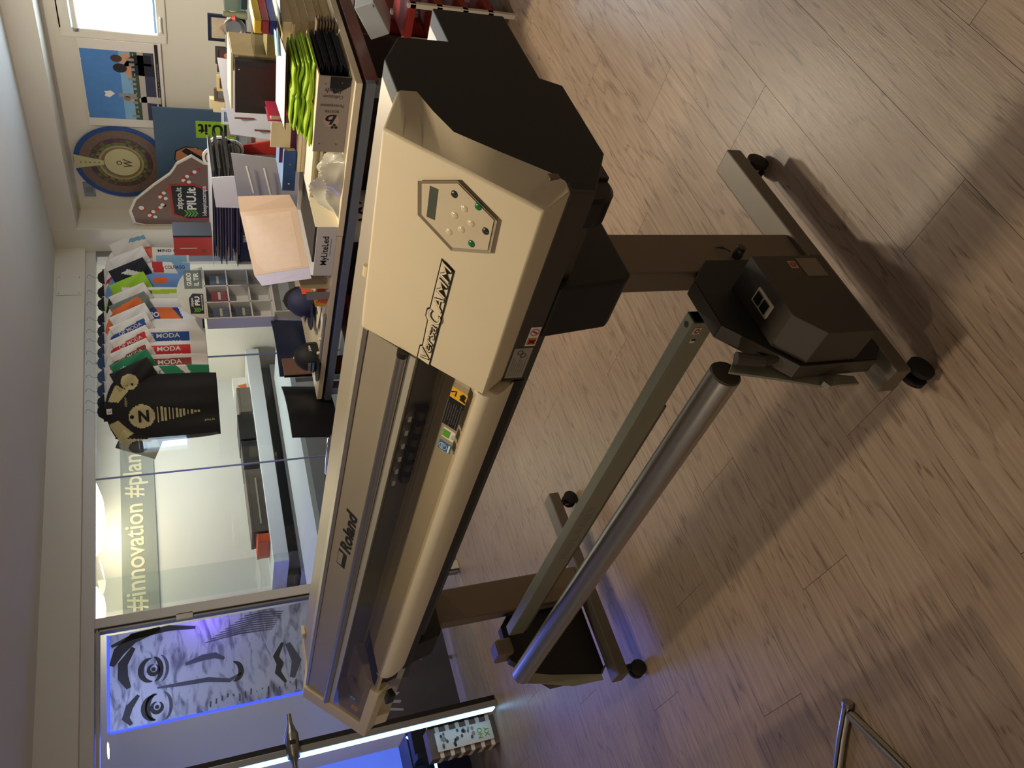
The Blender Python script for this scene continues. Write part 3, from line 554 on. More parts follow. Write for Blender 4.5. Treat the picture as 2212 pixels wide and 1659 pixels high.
MB().lathe([(.0, 0), (.031, 0), (.031, -.003), (0, -.003)], (.817, 1.047, .485), 'y', 32).build('tube_flange', M_dkbrown, tube_, smooth=True)
plate = [(1.08, .43), (1.015, .492), (.889, .492), (.769, .366), (.769, .165), (.80, .134), (1.08, .134)]
def tray(yp, d, nm):
    MB().prism(plate, 'y', yp - .0015, yp + .0015).build(nm, M_black, pr)
    mb = MB(); k = len(plate)
    for i in range(k):
        a, b2 = plate[i], plate[(i + 1) % k]
        if i in (5, 6): continue
        e = Vector((b2[0] - a[0], 0, b2[1] - a[1])); n_ = Vector((e.z, 0, -e.x)).normalized() * .0025
        mb.quadslab([(a[0], yp, a[1]), (b2[0], yp, b2[1]), (b2[0], yp + d, b2[1]), (a[0], yp + d, a[1])], .0025)
    mb.build('flange', M_dkbrown, pr)
tray(.978, .035, 'side_plate'); tray(2.742, -.035, 'side_plate')
bxp = [(.995, .408), (.824, .408), (.7725, .352), (.7725, .224), (.995, .224)]
motor = MB().prism(bxp, 'y', .889, .977).build('motor_box', M_dkbrown, pr, .0015)
TR, TU = (0, -1, 0), (1, 0, 0)
MB().box(.872, .930, .914, .950, .407, .4115).build('switch_plate', mat('switch_pale', (206, 200, 184), .5), motor, .001)
MB().box(.879, .899, .920, .944, .4115, .4145).build('rocker_switch', M_blackp, motor, .001); MB().box(.904, .924, .920, .944, .4115, .4145).build('rocker_switch', M_blackp, motor, .001)
decal(motor, (.958, .889, .273), (1, 0, 0), (0, 0, 1), .055, .055, mat('motor_label_tan', (128, 112, 90), .5), 'rating_label')
decal(motor, (.966, .889, .318), (1, 0, 0), (0, 0, 1), .022, .020, mat('motor_sticker', (190, 150, 134), .5), 'red_ring_sticker'); disc(motor, (.966, .889, .318), (1, 0, 0), (0, 0, 1), .007, RED, 'red_ring', .0018, 16, .0035)
MB().box(.905, .965, 2.68, 2.765, .475, .537).build('clamp_block', M_stand, pr, .008)
MB().prism([(.80, .50), (.832, .47), (.80, .37), (.762, .20), (.742, .20), (.745, .30), (.775, .40)], 'y', 1.020, 1.026).build('arm', M_bar, pr)
MB().prism([(.80, .50), (.832, .47), (.80, .37), (.762, .18), (.742, .18), (.745, .30), (.775, .40)], 'y', 2.685, 2.691).build('arm', M_bar, pr)
MB().tube([(.817, 1.0, .485), (.800, .995, .43), (.80, .99, .40)], [.014, .012, .008], 10).build('arm_link', M_dkbrown, pr)
MB().lathe([(.0, 0), (.015, 0), (.015, -.012), (0, -.012)], (.745, 1.018, .288), 'y', 6).build('hex_knob', M_alu, pr)
MB().box(1.03, 1.075, .955, .985, .125, .16).build('foot_stop', M_blackp, pr, .006)
# ============================================================ jerseys on hangers along the glass
def fabric(c): return mat('jersey_%d_%d_%d' % tuple(c), c, .8, noise=.06, nscale=14)
def inpoly(x, z, poly):
    r = False; n = len(poly)
    for i in range(n):
        (x1, z1), (x2, z2) = poly[i], poly[(i + 1) % n]
        if (z1 > z) != (z2 > z) and x < (x2 - x1) * (z - z1) / (z2 - z1) + x1: r = not r
    return r
def circ(cx, cz, r, rz=None, n=20): return [(cx + r * cos(2 * pi * k / n), cz + (rz or r) * sin(2 * pi * k / n)) for k in range(n)]
class Jersey:
    def __init__(s, i, hem, body, sleeve, patches):
        r = random.Random(i); s.ph, s.ph2 = r.uniform(0, 6), r.uniform(0, 6); s.hem = hem; s.patches = patches; s.body = body; s.sl = sleeve
        s.rows = [(hem, .200, .014), (hem + .1, .208, .018), (-.45, .212, .020), (-.32, .215, .020), (-.22, .212, .019), (-.16, .200, .018), (-.125, .165, .017), (-.10, .11, .018), (-.088, .062, .018)]
    def wd(s, z):
        R = s.rows
        for (z0, w0, d0), (z1, w1, d1) in zip(R, R[1:]):
            if z <= z1: t = max(0, (z - z0) / (z1 - z0)); return w0 + (w1 - w0) * t, d0 + (d1 - d0) * t
        return R[-1][1:]
    def fold(s, x, z):
        f = min(1., max(0., (-z - .12) / .4)); return f * (.0075 * sin(26 * x + s.ph + 3 * z) + .0035 * sin(51 * x + s.ph2))
    def front(s, x, z):
        w, d = s.wd(z); q = min(1, abs(x) / w); return -d * math.sqrt(max(0, 1 - q * q)) + s.fold(x, z)
    def color(s, x, z, base):
        c = base
        for poly, col in s.patches:
            if inpoly(x, z, poly): c = col
        return c
    def paint(s, mb, name, t, base, frontonly=True):
        me = mb.mesh(name); ids = {}
        ob = bpy.data.objects.new(name, me); COL.objects.link(ob); ob.parent = t
        for p in me.polygons:
            c = p.center; col = s.color(c.x, c.z, base) if p.normal.y < .3 else base; col = tuple(col)
            if col not in ids: ids[col] = len(ids); me.materials.append(fabric(col))
            p.material_index = ids[col]; p.use_smooth = True
        return ob
    def build(s, t):
        zs = [s.hem + (-.088 - s.hem) * k / 96 for k in range(97)]; rings = []
        for z in zs:
            w, d = s.wd(z); rings.append([(w * cos(2 * pi * k / 168), d * sin(2 * pi * k / 168) + s.fold(w * cos(2 * pi * k / 168), z), z) for k in range(168)])
        s.paint(MB().loft(rings), 'shirt_body', t, s.body)
        for sg in (-1, 1):
            rings = []
            for k in range(45):
                a = k / 44; rr = .072 - .012 * a; c = Vector((sg * (.165 + .105 * a), 0, -.150 - .215 * a)); ax = Vector((sg * .105, 0, -.215)).normalized(); u = Vector((ax.z, 0, -ax.x)) * sg
                rings.append([c + u * (rr * cos(2 * pi * j / 56)) + Vector((0, .019 * sin(2 * pi * j / 56) + .003 * sin(9 * a + j / 2), 0)) for j in range(56)])
            s.paint(MB().loft(rings), 'sleeve', t, s.sl)
    def text(s, t, st, x, z, right, up, w, h, col, shear=0., bold=.01, sleeve=False):
        ob = write(st, t, (x, 0, z), (right[0], 0, right[1]), (up[0], 0, up[1]), w, h, fabric(col), 'lettering', shear, bold, 0)
        for v in ob.data.vertices: v.co.y = (-.024 if sleeve else s.front(v.co.x, v.co.z) - .0025)
        return ob
JW = (232, 228, 224); CRM = (206, 196, 142); BK = (26, 26, 24); DWN, RGT = (0, -1), (1, 0)
def band(c): return [([(.095, -.27), (.185, -.27), (.185, -.60), (.095, -.60)], c), ([(.02, -.40), (.10, -.40), (.10, -.45), (.02, -.45)], c), ([(.13, -.12), (.165, -.125), (.285, -.33), (.225, -.345)], c)]
jer = [ # x, label, hanger label, body, sleeve, hanger colour, patches, texts
 (3.320, 'black cycling jersey with cream panels hanging leftmost on the glass', 'black hanger of the black and cream jersey', BK, BK, (16, 16, 18),
  [([(-.20, -.15), (-.085, -.095), (-.06, -.15), (-.15, -.23)], CRM), ([(.06, -.10), (.16, -.15), (.12, -.22), (.05, -.16)], CRM), (circ(-.045, -.285, .075), CRM), ([(-.24, -.15), (-.17, -.15), (-.20, -.36), (-.33, -.40), (-.34, -.3)], CRM), (circ(-.235, -.25, .04, .055), BK), (circ(.175, -.23, .05), CRM)] + [([(-.09 + .004 * k, -.372 - .022 * k), (.01 - .004 * k, -.372 - .022 * k), (.01 - .004 * k, -.383 - .022 * k), (-.09 + .004 * k, -.383 - .022 * k)], CRM) for k in range(12)],
  [('N', -.045, -.295, DWN, RGT, .06, .075, BK, 0, .04), ('zippo', .05, -.20, (1, 0), (0, 1), .06, .02, CRM, .3, 0), ('N', .175, -.23, DWN, RGT, .04, .05, BK, 0, .04), ('piu.it', -.10, -.68, DWN, RGT, .06, .018, CRM, 0, 0), ('.', -.045, -.228, (1, 0), (0, 1), .024, .024, BK, 0, 0)]),
 (3.390, 'white jersey with green sleeve and green hem behind the black jersey', 'dark hanger between the black jersey and the brown band jersey', JW, (36, 130, 92), (30, 36, 52),
  [([(.02, -.52), (.21, -.40), (.21, -.50), (.05, -.66)], (40, 136, 96)), ([(.13, -.60), (.21, -.56), (.21, -.70), (.10, -.70)], (40, 136, 96)), ([(.20, -.18), (.22, -.2), (.20, -.36), (.18, -.34)], JW)], [('LAMPRE', .170, -.35, DWN, RGT, .13, .02, (32, 104, 78), 0, .01)]),
 (3.482, 'white jersey with a brown lettered chest band', 'slate blue hanger of the brown band jersey', JW, JW, (48, 70, 108), band((150, 66, 54)), 'MODA'),
 (3.595, 'white jersey with a bright red lettered chest band', 'slate blue hanger of the red band jersey', JW, JW, (56, 84, 128), band((206, 52, 58)), 'MODA'),
 (3.710, 'white jersey with a royal blue lettered chest band', 'slate blue hanger of the blue band jersey', JW, JW, (52, 80, 124), band((44, 84, 158)), 'MODA'),
 (3.795, 'plain white jersey hanging between blue band and orange jerseys', 'dark blue hanger of the plain white jersey', JW, (226, 226, 224), (50, 66, 98), [([(.0, -.685), (.21, -.685), (.21, -.70), (.0, -.70)], (40, 40, 44))], []),
 (3.900, 'orange and blue jersey with grey sleeve', 'dark blue hanger of the orange and blue jersey', (36, 62, 142), (112, 122, 116), (44, 54, 80),
  [([(.0, -.08), (.17, -.10), (.215, -.30), (.13, -.32), (.06, -.18)], (226, 112, 50)), ([(.10, -.44), (.21, -.40), (.21, -.50), (.10, -.58)], (226, 112, 50)), ([(.05, -.60), (.21, -.54), (.21, -.7), (.05, -.7)], (226, 226, 226)), ([(.13, -.12), (.20, -.14), (.29, -.30), (.25, -.33)], (226, 112, 50))], [('ZIPPO', .165, -.36, DWN, RGT, .12, .034, JW, 0, .03)]),
 (3.985, 'white jersey with black digits hanging right of the orange jersey', 'dark hanger of the jersey with black digits', JW, (226, 220, 216), (40, 48, 70), [([(.0, -.65), (.21, -.65), (.21, -.70), (.0, -.70)], (44, 70, 140))], [('28 PSF', .165, -.27, DWN, RGT, .13, .028, (30, 30, 34), 0, .02)]),
 (4.090, 'lime and white jersey in the middle of the right half', 'black hanger of the lime and white jersey', (168, 202, 60), (150, 196, 46), (28, 32, 44),
  [([(.12, -.20), (.17, -.25), (.165, -.62), (.12, -.62)], (230, 228, 220)), ([(.0, -.08), (.16, -.12), (.20, -.25), (.09, -.27)], (24, 28, 44)), ([(.19, -.2), (.215, -.2), (.215, -.6), (.20, -.6)], JW)], [('EASY', .12, -.19, DWN, RGT, .07, .024, JW, 0, .01), ('Po', .185, -.36, DWN, RGT, .05, .03, (40, 60, 30), 0, .01)]),
 (4.230, 'light blue jersey with red and orange patches and navy shoulder', 'black hanger of the light blue jersey', (104, 146, 206), (24, 28, 44), (22, 26, 36),
  [(circ(.160, -.44, .024, .05), (222, 100, 54)), ([(.14, -.32), (.21, -.30), (.21, -.35)], (190, 46, 46)), ([(.21, -.2), (.24, -.24), (.215, -.33), (.19, -.30)], (226, 224, 220))], [('SAXO', .12, -.33, DWN, RGT, .08, .028, JW, 0, .01)]),
 (4.345, 'white jersey with dark green and red diagonal stripes', 'black hanger of the diagonal striped jersey', JW, (228, 226, 224), (34, 26, 26),
  [([(.05, -.09), (.085, -.10), (.215, -.26), (.215, -.31)], (190, 40, 50)), ([(.0, -.10), (.03, -.10), (.18, -.31), (.16, -.35)], (26, 70, 60)), ([(.13, -.40), (.215, -.39), (.215, -.46), (.13, -.47)], (196, 46, 52)), ([(.10, -.57), (.21, -.52), (.21, -.64), (.1, -.66)], (120, 160, 206))], [('COLNAGO', .17, -.54, DWN, RGT, .13, .026, (34, 34, 40), 0, .01)]),
 (4.495, 'white jersey with pale blue side hanging nearest the corner pillar', 'black hanger nearest the corner pillar', JW, (222, 216, 208), (34, 28, 30),
  [([(.13, -.35), (.215, -.35), (.215, -.40), (.13, -.40)], (222, 100, 80)), ([(.09, -.42), (.15, -.42), (.16, -.62), (.10, -.62)], (140, 186, 212)), ([(.24, -.25), (.27, -.26), (.30, -.36), (.27, -.37)], (110, 160, 190))], [('SILA', .16, -.23, DWN, RGT, .09, .03, (44, 50, 84), 0, .01), ('MIND DEV', .185, -.52, DWN, RGT, .17, .022, (34, 34, 40), 0, .01)]),
]
JA = radians(-40)
for i, (jx, lb, hl, cb, cs, ch, pats, txts) in enumerate(jer):
    t = thing('cycling_jersey', lb, 'jersey', (0, 0, 0), JA, 'cycling jerseys hung along the glass', loc=(jx, 4.385, 2.05))
    J = Jersey(i, -.74 if i == 0 else (-.70 if i < 8 else -.64), cb, cs, pats); J.build(t)
    MB().loft([[(.062 * cos(2 * pi * k / 18), .024 * sin(2 * pi * k / 18), z - .012 * (sin(2 * pi * k / 18) < 0)) for k in range(18)] for z in (-.095, -.068)], False).build('collar', fabric(ch if i == 0 else (200, 196, 192)), t, smooth=True)
    if txts == 'MODA':
        J.text(t, 'OF MODA', .162, -.43, DWN, RGT, .22, .030, JW, 0, .02); J.text(t, 'CYCLING WEAR', .120, -.43, DWN, RGT, .24, .016, JW, 0, 0); J.text(t, 'OF MODA', .215, -.245, (.44, -.9), (.9, .44), .15, .024, JW, 0, .01, True)
    else:
        for a in txts: J.text(t, *a)
    if i == 0:
        decal(t, (0, -.028, -.105), (1, 0, 0), (0, 0, 1), .035, .03, WHT, 'size_label'); write('L', t, (0, -.030, -.105), (1, 0, 0), (0, 0, 1), .012, .016, K, 'size_letter', 0, 0, 0)
    hg = thing('clothes_hanger', hl, 'hanger', (0, 0, 0), JA, 'dark hangers on the partition rail', loc=(jx, 4.385, 2.05))
    MB().tube([(0, 0, -.045), (0, 0, -.02), (.010, 0, -.004), (.022, .0, .006), (.020, .0, .022), (.0, .0, .028)], .0016, 6).build('hook', M_steel, hg)
    MB().prism([(0, -.036), (.026, -.042), (.056, -.080), (.054, -.100), (.020, -.082), (0, -.078), (-.020, -.082), (-.054, -.100), (-.056, -.080), (-.026, -.042)], 'y', -.006, .006).build('yoke', fabric(ch), hg, .002)

# ============================================================ things on the right wall
WL = WX
po = thing('wall_poster', 'framed holiday photo poster hanging beside the window', 'poster', (WL - .02, 3.23, 1.49))
MB().box(WL - .016, WL - .008, 2.925, 3.54, 1.492, 1.962).build('sheet', mat('poster_sheet', (224, 218, 208), .5), po, .002)
RY, UZ = (0, -1, 0), (0, 0, 1)       # right and up on a surface facing -x
skym = mat('poster_sky', (104, 160, 216), .5, noise=.1, nscale=3); xf = WL - .0165
def pbox(p, y0, y1, z0, z1, c, nm, dx=0., parent=None): return MB().box(xf - .001 - dx, xf - dx, y0, y1, z0, z1).build(nm, c if not isinstance(c, tuple) else mat('pp%d_%d_%d' % c, c, .6, noise=.15, nscale=20), p)
pbox(po, 2.99, 3.478, 1.735, 1.955, (84, 138, 204), 'sky'); pbox(po, 2.99, 3.478, 1.66, 1.74, (132, 180, 216), 'sky', .0004); pbox(po, 2.99, 3.478, 1.63, 1.675, (64, 84, 64), 'trees', .0008)
pbox(po, 2.99, 3.478, 1.60, 1.635, (190, 182, 172), 'parapet', .001); pbox(po, 2.99, 3.478, 1.54, 1.605, (60, 64, 88), 'pavement', .0008); pbox(po, 2.93, 3.54, 1.512, 1.532, (34, 32, 36), 'caption_bar', .0004); write('LA VITA E BELLA INSIEME', po, (xf - .0016, 3.26, 1.522), RY, UZ, .40, .008, mat('dim_print', (150, 146, 138), .6), 'lettering', 0, 0, 0)
pbox(po, 3.285, 3.312, 1.66, 1.765, (150, 148, 152), 'lighthouse', .0012)
for k in range(14): pbox(po, 3.0 + .034 * k, 3.018 + .034 * k, 1.655, 1.662 + .012 * ((k * 7) % 4), (150, 146, 140), 'skyline', .0013)
poly3(po, (xf, 3.29, 1.82), RY, UZ, [(-.03, .0), (-.02, .028), (.0, .02), (.012, .03), (.02, -.01), (.0, -.034)], W, 'cloud', .0012)
for (yc, zc, dr, sk, hr, w) in ((3.045, 1.655, (24, 24, 30), (196, 150, 122), (74, 52, 40), .060), (3.11, 1.640, (34, 34, 52), (196, 146, 116), (42, 34, 34), .075), (3.325, 1.615, (196, 190, 178), (204, 160, 130), (150, 112, 72), .04)):
    fig = poly3(po, (xf, yc, zc), RY, UZ, [(-w * .55, -.10), (w * .55, -.10), (w * .6, 0), (w * .8, .055), (w * .3, .08), (-w * .3, .08), (-w * .8, .05), (-w * .6, 0)], mat('pp%d_%d_%d' % sk, sk, .6), 'figure', .0016)
    poly3(po, (xf, yc, zc), RY, UZ, [(-w * .6, -.10), (w * .6, -.10), (w * .62, .0), (w * .2, .03), (-w * .5, .03)], mat('pp%d_%d_%d' % dr, dr, .6), 'dress', .0020); disc(po, (xf, yc - .004, zc + .10), RY, UZ, w * .42, mat('pp%d_%d_%d' % hr, hr, .6), 'hair', .0022, 14, ry=w * .55)
for y in (3.06, 3.45): MB().lathe([(0, 0), (.006, 0), (.006, -.008), (0, -.009)], (WL - .012, y, 1.958), 'x', 10).build('pin', M_white, po)
dc = thing('round_chart', 'round colourful zodiac style disc with beige hanging tab on the wall', 'wall chart', (WL - .02, 3.825, 1.80))
DC = (WL - .012, 3.83, 1.80)
MB().lathe([(0, 0), (.290, 0), (.296, -.008), (0, -.008)], DC, 'x', 48).build('disc', mat('chart_blue', (40, 84, 150), .5, noise=.3, nscale=40), dc)
for r1, r0, c in ((.262, .20, (128, 104, 92)), (.20, .165, (92, 74, 72)), (.165, .142, (120, 126, 80)), (.142, .128, (170, 168, 120)), (.128, .11, (150, 116, 76))): disc(dc, (DC[0] - .008, DC[1], DC[2]), RY, UZ, r1, mat('ch%d_%d_%d' % c, c, .55, noise=.45, nscale=60), 'ring', .001 + (.3 - r1) * .01, 48, r0)
disc(dc, (DC[0] - .008, DC[1] - .005, DC[2] - .005), RY, UZ, .112, mat('chart_cream', (198, 192, 146), .6), 'centre', .003, 40)
for k in range(20):
    a = 2 * pi * k / 20; c = Vector((DC[0] - .008, DC[1], DC[2])) + Vector(RY) * (.182 * cos(a)) + Vector(UZ) * (.182 * sin(a)); R2 = Vector(RY) * sin(a) - Vector(UZ) * cos(a); U2 = Vector(RY) * cos(a) + Vector(UZ) * sin(a)
    decal(dc, c, R2, U2, .03 if k % 3 else .012, .026, mat('seg%d' % (k % 5), ((120, 40, 40), (90, 50, 90), (196, 170, 110), (70, 84, 60), (150, 96, 84))[k % 5], .6), 'segment', .0035)
    c = Vector((DC[0] - .008, DC[1], DC[2])) + U2 * .153; decal(dc, c, R2, U2, .016, .016, mat('seg%d' % ((k + 2) % 5), (100, 100, 60), .6), 'segment', .0036)
poly3(dc, (DC[0] - .008, DC[1], DC[2]), RY, UZ, [(-.055, .295), (-.018, .11), (.016, .11), (.060, .29)], mat('chart_cream', (198, 192, 146), .6), 'tab', .0045, .002)
for k in range(5): disc(dc, (DC[0] - .008, DC[1], DC[2] + .14 + .028 * k), RY, UZ, .005, mat('ch128_104_92', (128, 104, 92), .6), 'tab_dot', .007, 10)
write('w', dc, (DC[0] - .008, DC[1], DC[2] - .04), RY, UZ, .07, .06, mat('ch92_74_72', (92, 74, 72), .6), 'centre_mark', .2, 0, .0036); disc(dc, (DC[0] - .008, DC[1], DC[2] + .015), RY, UZ, .018, mat('ch92_74_72', (92, 74, 72), .6), 'centre_sun', .0036, 16, .011)
sw = thing('switch_plate', 'grey wall switch plate between round chart and pillar', 'switch', (WL - .005, 4.078, 2.03))
MB().box(WL - .012, WL, 4.018, 4.138, 1.995, 2.066).build('plate', mat('switch_grey', (140, 146, 150), .45), sw, .003); MB().box(WL - .016, WL - .012, 4.055, 4.10, 2.008, 2.053).build('rocker', mat('switch_grey2', (120, 126, 130), .45), sw, .002)

# sideboard along the wall and what leans on it
sd = thing('sideboard', 'long grey topped sideboard under the window wall', 'sideboard', (4.75, 3.1, 0))
MB().box(4.50, 5.06, 1.2, 4.24, 1.0, 1.03).build('top', mat('sideboard_top', (150, 152, 152), .4), sd, .003); MB().box(4.53, 5.06, 1.22, 4.22, .05, 1.0).build('body', M_wall, sd); MB().box(4.56, 5.04, 1.24, 4.2, .0, .05).build('plinth', M_dkbrown, sd)
for k in range(4): MB().box(4.522, 4.53, 1.25 + .75 * k, 1.96 + .75 * k, .08, .98).build('door', M_wall, sd, .003)
bb = thing('blue_cutout_board', 'blue board with a fist and a green lettered label leaning on the wall', 'board', (5.0, 3.66, 1.031))
MB().box(5.0, 5.012, 3.335, 3.99, 1.031, 1.575).build('board', mat('board_blue', (72, 98, 124), .6, noise=.06), bb, .001)
xb = 5.0
def on(p, x, y, z): return (x, y, z)
decal(bb, (xb, 3.487, 1.18), RY, UZ, .135, .26, LIME, 'label', .001); write('PIU.it', bb, (xb, 3.487, 1.175), UZ, (0, 1, 0), .24, .09, K, 'lettering', 0, .03, .0025)
SK = mat('fist_skin', (196, 132, 90), .6); poly3(bb, (xb, 3.72, 1.36), RY, UZ, [(-.08, .0), (-.06, -.06), (.02, -.09), (.08, -.06), (.09, .02), (.05, .09), (-.02, .10), (-.07, .06)], K, 'fist_outline', .001); poly3(bb, (xb, 3.72, 1.36), RY, UZ, [(-.074, .0), (-.055, -.055), (.02, -.083), (.074, -.055), (.083, .02), (.045, .083), (-.02, .093), (-.064, .055)], SK, 'fist', .002)
for k in range(4): disc(bb, (xb, 3.66 - .0 + .012 * k, 1.32 - .028 * k), RY, UZ, .022, SK, 'knuckle', .003 + .0003 * k, 14)
poly3(bb, (xb, 3.71, 1.33), RY, UZ, [(-.05, -.05), (-.03, -.09), (.07, .05), (.04, .08), (.0, .03)], mat('fist_band', (40, 40, 46), .6), 'band', .0045)
for k in range(3): disc(bb, (xb, 3.90, 1.45 - .01 * k), RY, UZ, .055 - .016 * k, (mat('curl_dark', (46, 24, 28), .6), mat('curl_mid', (74, 36, 40), .6))[k % 2], 'curl', .002 + .0005 * k, 24)
gh = thing('gingerbread_cutout', 'brown bell shaped cutout sign with candy canes and shop lettering', 'sign', (4.9, 4.05, 1.031))
og = [(3.63, 1.35), (3.69, 1.27), (3.72, 1.04), (4.46, 1.04), (4.53, 1.30), (4.50, 1.50), (4.40, 1.66), (4.32, 1.735), (4.24, 1.775), (4.13, 1.785), (4.03, 1.745), (3.89, 1.61), (3.79, 1.50), (3.75, 1.475), (3.70, 1.45)]
og = [(min(y, 4.25), z) for y, z in og]; og = [(3.63, 1.35), (3.69, 1.27), (3.72, 1.035), (4.245, 1.035), (4.255, 1.70), (4.235, 1.765), (4.13, 1.785), (4.03, 1.745), (3.89, 1.61), (3.79, 1.50), (3.75, 1.475), (3.70, 1.45)]
MB().prism(og, 'x', 4.90, 4.915).build('border', W, gh); cy, cz = 4.0, 1.35
MB().prism([(cy + (y - cy) * .955, cz + (z - cz) * .955) for y, z in og], 'x', 4.896, 4.9).build('face', mat('gingerbread', (124, 98, 86), .6, noise=.04), gh)
xg = 4.896
def cane(y, z):
    g = None
    for k in range(8):
        a = k / 7.
        if a < .55: q = (y - .06 * (1 - a / .55), z - .055 + .10 * 0 + .05 * (a / .55) * 0 + .055 * (1 - a / .55) * -.0)
        p = [(.055, -.05), (.035, -.025), (.015, 0.), (-.005, .025), (-.02, .045), (-.04, .050), (-.055, .035), (-.052, .015)][k]
        disc(gh, (xg, y - p[0], z + p[1]), RY, UZ, .014, (RED, W)[k % 2], 'candy_cane', .001 + .0002 * k, 10)
for y, z in ((3.80, 1.36), (3.95, 1.52), (4.12, 1.60), (4.18, 1.17)): cane(y, z)
for y, z, r in ((4.09, 1.70, .018), (4.06, 1.56, .014), (4.15, 1.25, .02)): disc(gh, (xg, y + .012, z - .012), RY, UZ, r, RED, 'berry_shade', .001, 14); disc(gh, (xg, y, z), RY, UZ, r, W, 'berry', .002, 14)
poly3(gh, (xg, 4.03, 1.37), RY, UZ, [(-.155, -.13), (-.17, .02), (-.12, .13), (.15, .14), (.16, -.02), (.10, -.16), (-.06, -.16)], RED, 'sign_halo', .001); poly3(gh, (xg, 4.03, 1.37), RY, UZ, [(-.145, -.12), (-.155, .02), (-.11, .115), (.14, .125), (.145, -.02), (.09, -.145), (-.055, -.145)], K, 'sign_ground', .002)
write('zippo.it', gh, (xg, 4.00, 1.44), RY, UZ, .20, .05, W, 'lettering', .0, .02, .003); write('PIU.it', gh, (xg, 4.0, 1.365), RY, UZ, .20, .065, W, 'lettering', 0, .03, .003); write('ideepiustampa', gh, (xg, 4.02, 1.275), RY, UZ, .27, .04, W, 'lettering', 0, .01, .003)
for k in range(4): poly3(gh, (xg, 4.135, 1.40 - .022 * k), RY, UZ, [(-.03, .02), (.0, .0), (.03, .02), (.03, .008), (0, -.012), (-.03, .008)], GRN, 'emblem_chevron', .0035)
pm_ = thing('pompom_cutout', 'white four lobed cutout with black outline on a red figure', 'sign', (4.33, 3.17, .77))
MB().prism([(3.06, .772), (3.42, .772), (3.42, .98), (3.38, 1.14), (3.26, 1.17), (3.14, 1.12)], 'x', 4.34, 4.352).build('red_body', mat('cutout_red', (166, 44, 40), .6), pm_)
lob = ((3.135, 1.20, .052), (3.215, 1.235, .050), (3.235, 1.165, .050), (3.155, 1.135, .05))
for k, (y, z, r) in enumerate(lob): MB().lathe([(0, 0), (r + .022, 0), (r + .022, .01), (0, .01)], (4.325, y, z), 'x', 28).build('white_edge', W, pm_)
for k, (y, z, r) in enumerate(lob): disc(pm_, (4.325, y, z), RY, UZ, r + .006, K, 'outline', .001 + .0002 * k, 24); disc(pm_, (4.325, y, z), RY, UZ, r, mat('pompom_grey', (208, 202, 198), .6), 'lobe', .0022 + .0002 * k, 24)
# ============================================================ desk
DT = .76
dk = thing('work_desk', 'long cream topped work desk cluttered with samples behind the printer', 'desk', (3.65, 2.9, 0))
M_top = mat('desk_cream', (226, 212, 184), .45, noise=.03, nscale=6); M_rail = mat('desk_rail', (146, 156, 168), .3, metal=.7); M_mah = mat('mahogany', (112, 62, 52), .35, noise=.15, nscale=20)
MB().box(2.98, 4.36, 1.82, 2.655, .731, DT).build('top_panel', M_top, dk, .002); MB().box(2.985, 4.36, 2.665, 3.98, .731, DT).build('top_panel', M_top, dk, .002)
MB().box(3.0, 4.34, 1.84, 3.96, .715, .731).build('shadow_gap', M_gask, dk); MB().box(2.975, 3.005, 1.815, 3.985, .676, .715).build('front_rail', M_rail, dk, .002); MB().box(3.005, 4.36, 1.815, 1.845, .660, .715).build('end_rail', M_mah, dk, .002)
for x in (3.02, 4.30):
    for y in (1.86, 3.92): MB().box(x - .03, x + .03, y - .03, y + .03, 0, .676).build('leg', M_rail, dk, .003)
MB().box(3.52, 3.54, 1.9, 3.9, .12, .676).build('shade_backing', mat('shade_backing_brown', (74, 60, 50), .6), dk)  # dark sheet added for the shade under the desk
def sheet(mb, pts, th=.0015): return mb.quadslab(pts, th)
# sample binder
sbn = thing('sample_binder', 'grey sample binder lying on the desk edge with inverted script lettering', 'binder', (3.3, 2.03, DT))
M_bgrey = mat('binder_grey', (150, 140, 132), .7, noise=.05)
MB().box(3.05, 3.056, 1.84, 2.215, DT + .001, .899).build('spine', M_bgrey, sbn, .001); MB().box(3.056, 3.405, 1.84, 2.215, DT + .001, DT + .006).build('bottom_cover', M_bgrey, sbn); MB().box(3.056, 3.405, 1.84, 2.215, .893, .899).build('top_cover', mat('binder_cream', (232, 214, 176), .6), sbn)
for k in range(14): MB().box(3.10 + .01 * (k % 3), 3.37 + .008 * (k % 5), 1.835 - .004 * (k % 4), 2.205, DT + .010 + .0085 * k, DT + .0155 + .0085 * k).build('sample_sheet', mat('navy_sheet', (16, 20, 46), .6) if k % 5 else mat('navy_black', (10, 12, 20), .6), sbn)
for k in range(7): MB().box(3.407 + .001 * k, 3.46 + .006 * (k % 3), 1.80, 2.08, DT + .010 + .013 * k, DT + .017 + .013 * k).build('sample_sheet', mat('brown_sheet', (120, 100, 82), .6), sbn)
poly3(sbn, (3.05, 1.86, .83), RY, UZ, [(-.06, .0), (-.045, -.03), (-.02, -.065), (.02, -.068), (.02, .02), (-.03, .02)], mat('navy_black', (10, 12, 20), .6), 'corner_patch', .001)
IN = mat('script_ink', (62, 54, 52), .6); RI, UI = (0, 1, 0), (0, 0, -1)
write('Partecipazioni', sbn, (3.05, 1.985, .83), UZ, (0, -1, 0), .0, .0, IN) if False else None
for s_, y, ln, h_ in (('Blush', 1.905, .07, .024), ('Collezione', 1.935, .085, .016), ('Partecipazioni', 1.975, .10, .020), ('BEATER', 2.005, .06, .012)): write(s_, sbn, (3.05, y, .833), (0, 0, 1), (0, 1, 0), ln, h_, IN, 'lettering', .2 if s_ != 'BEATER' else 0, 0, .0012)
disc(sbn, (3.05, 2.05, .83), RY, UZ, .034, mat('blush_disc', (176, 152, 142), .6), 'emblem_disc', .0008, 24); write('b', sbn, (3.05, 2.045, .833), (0, 0, 1), (0, 1, 0), .05, .05, K, 'emblem_letter', .3, .02, .0018)
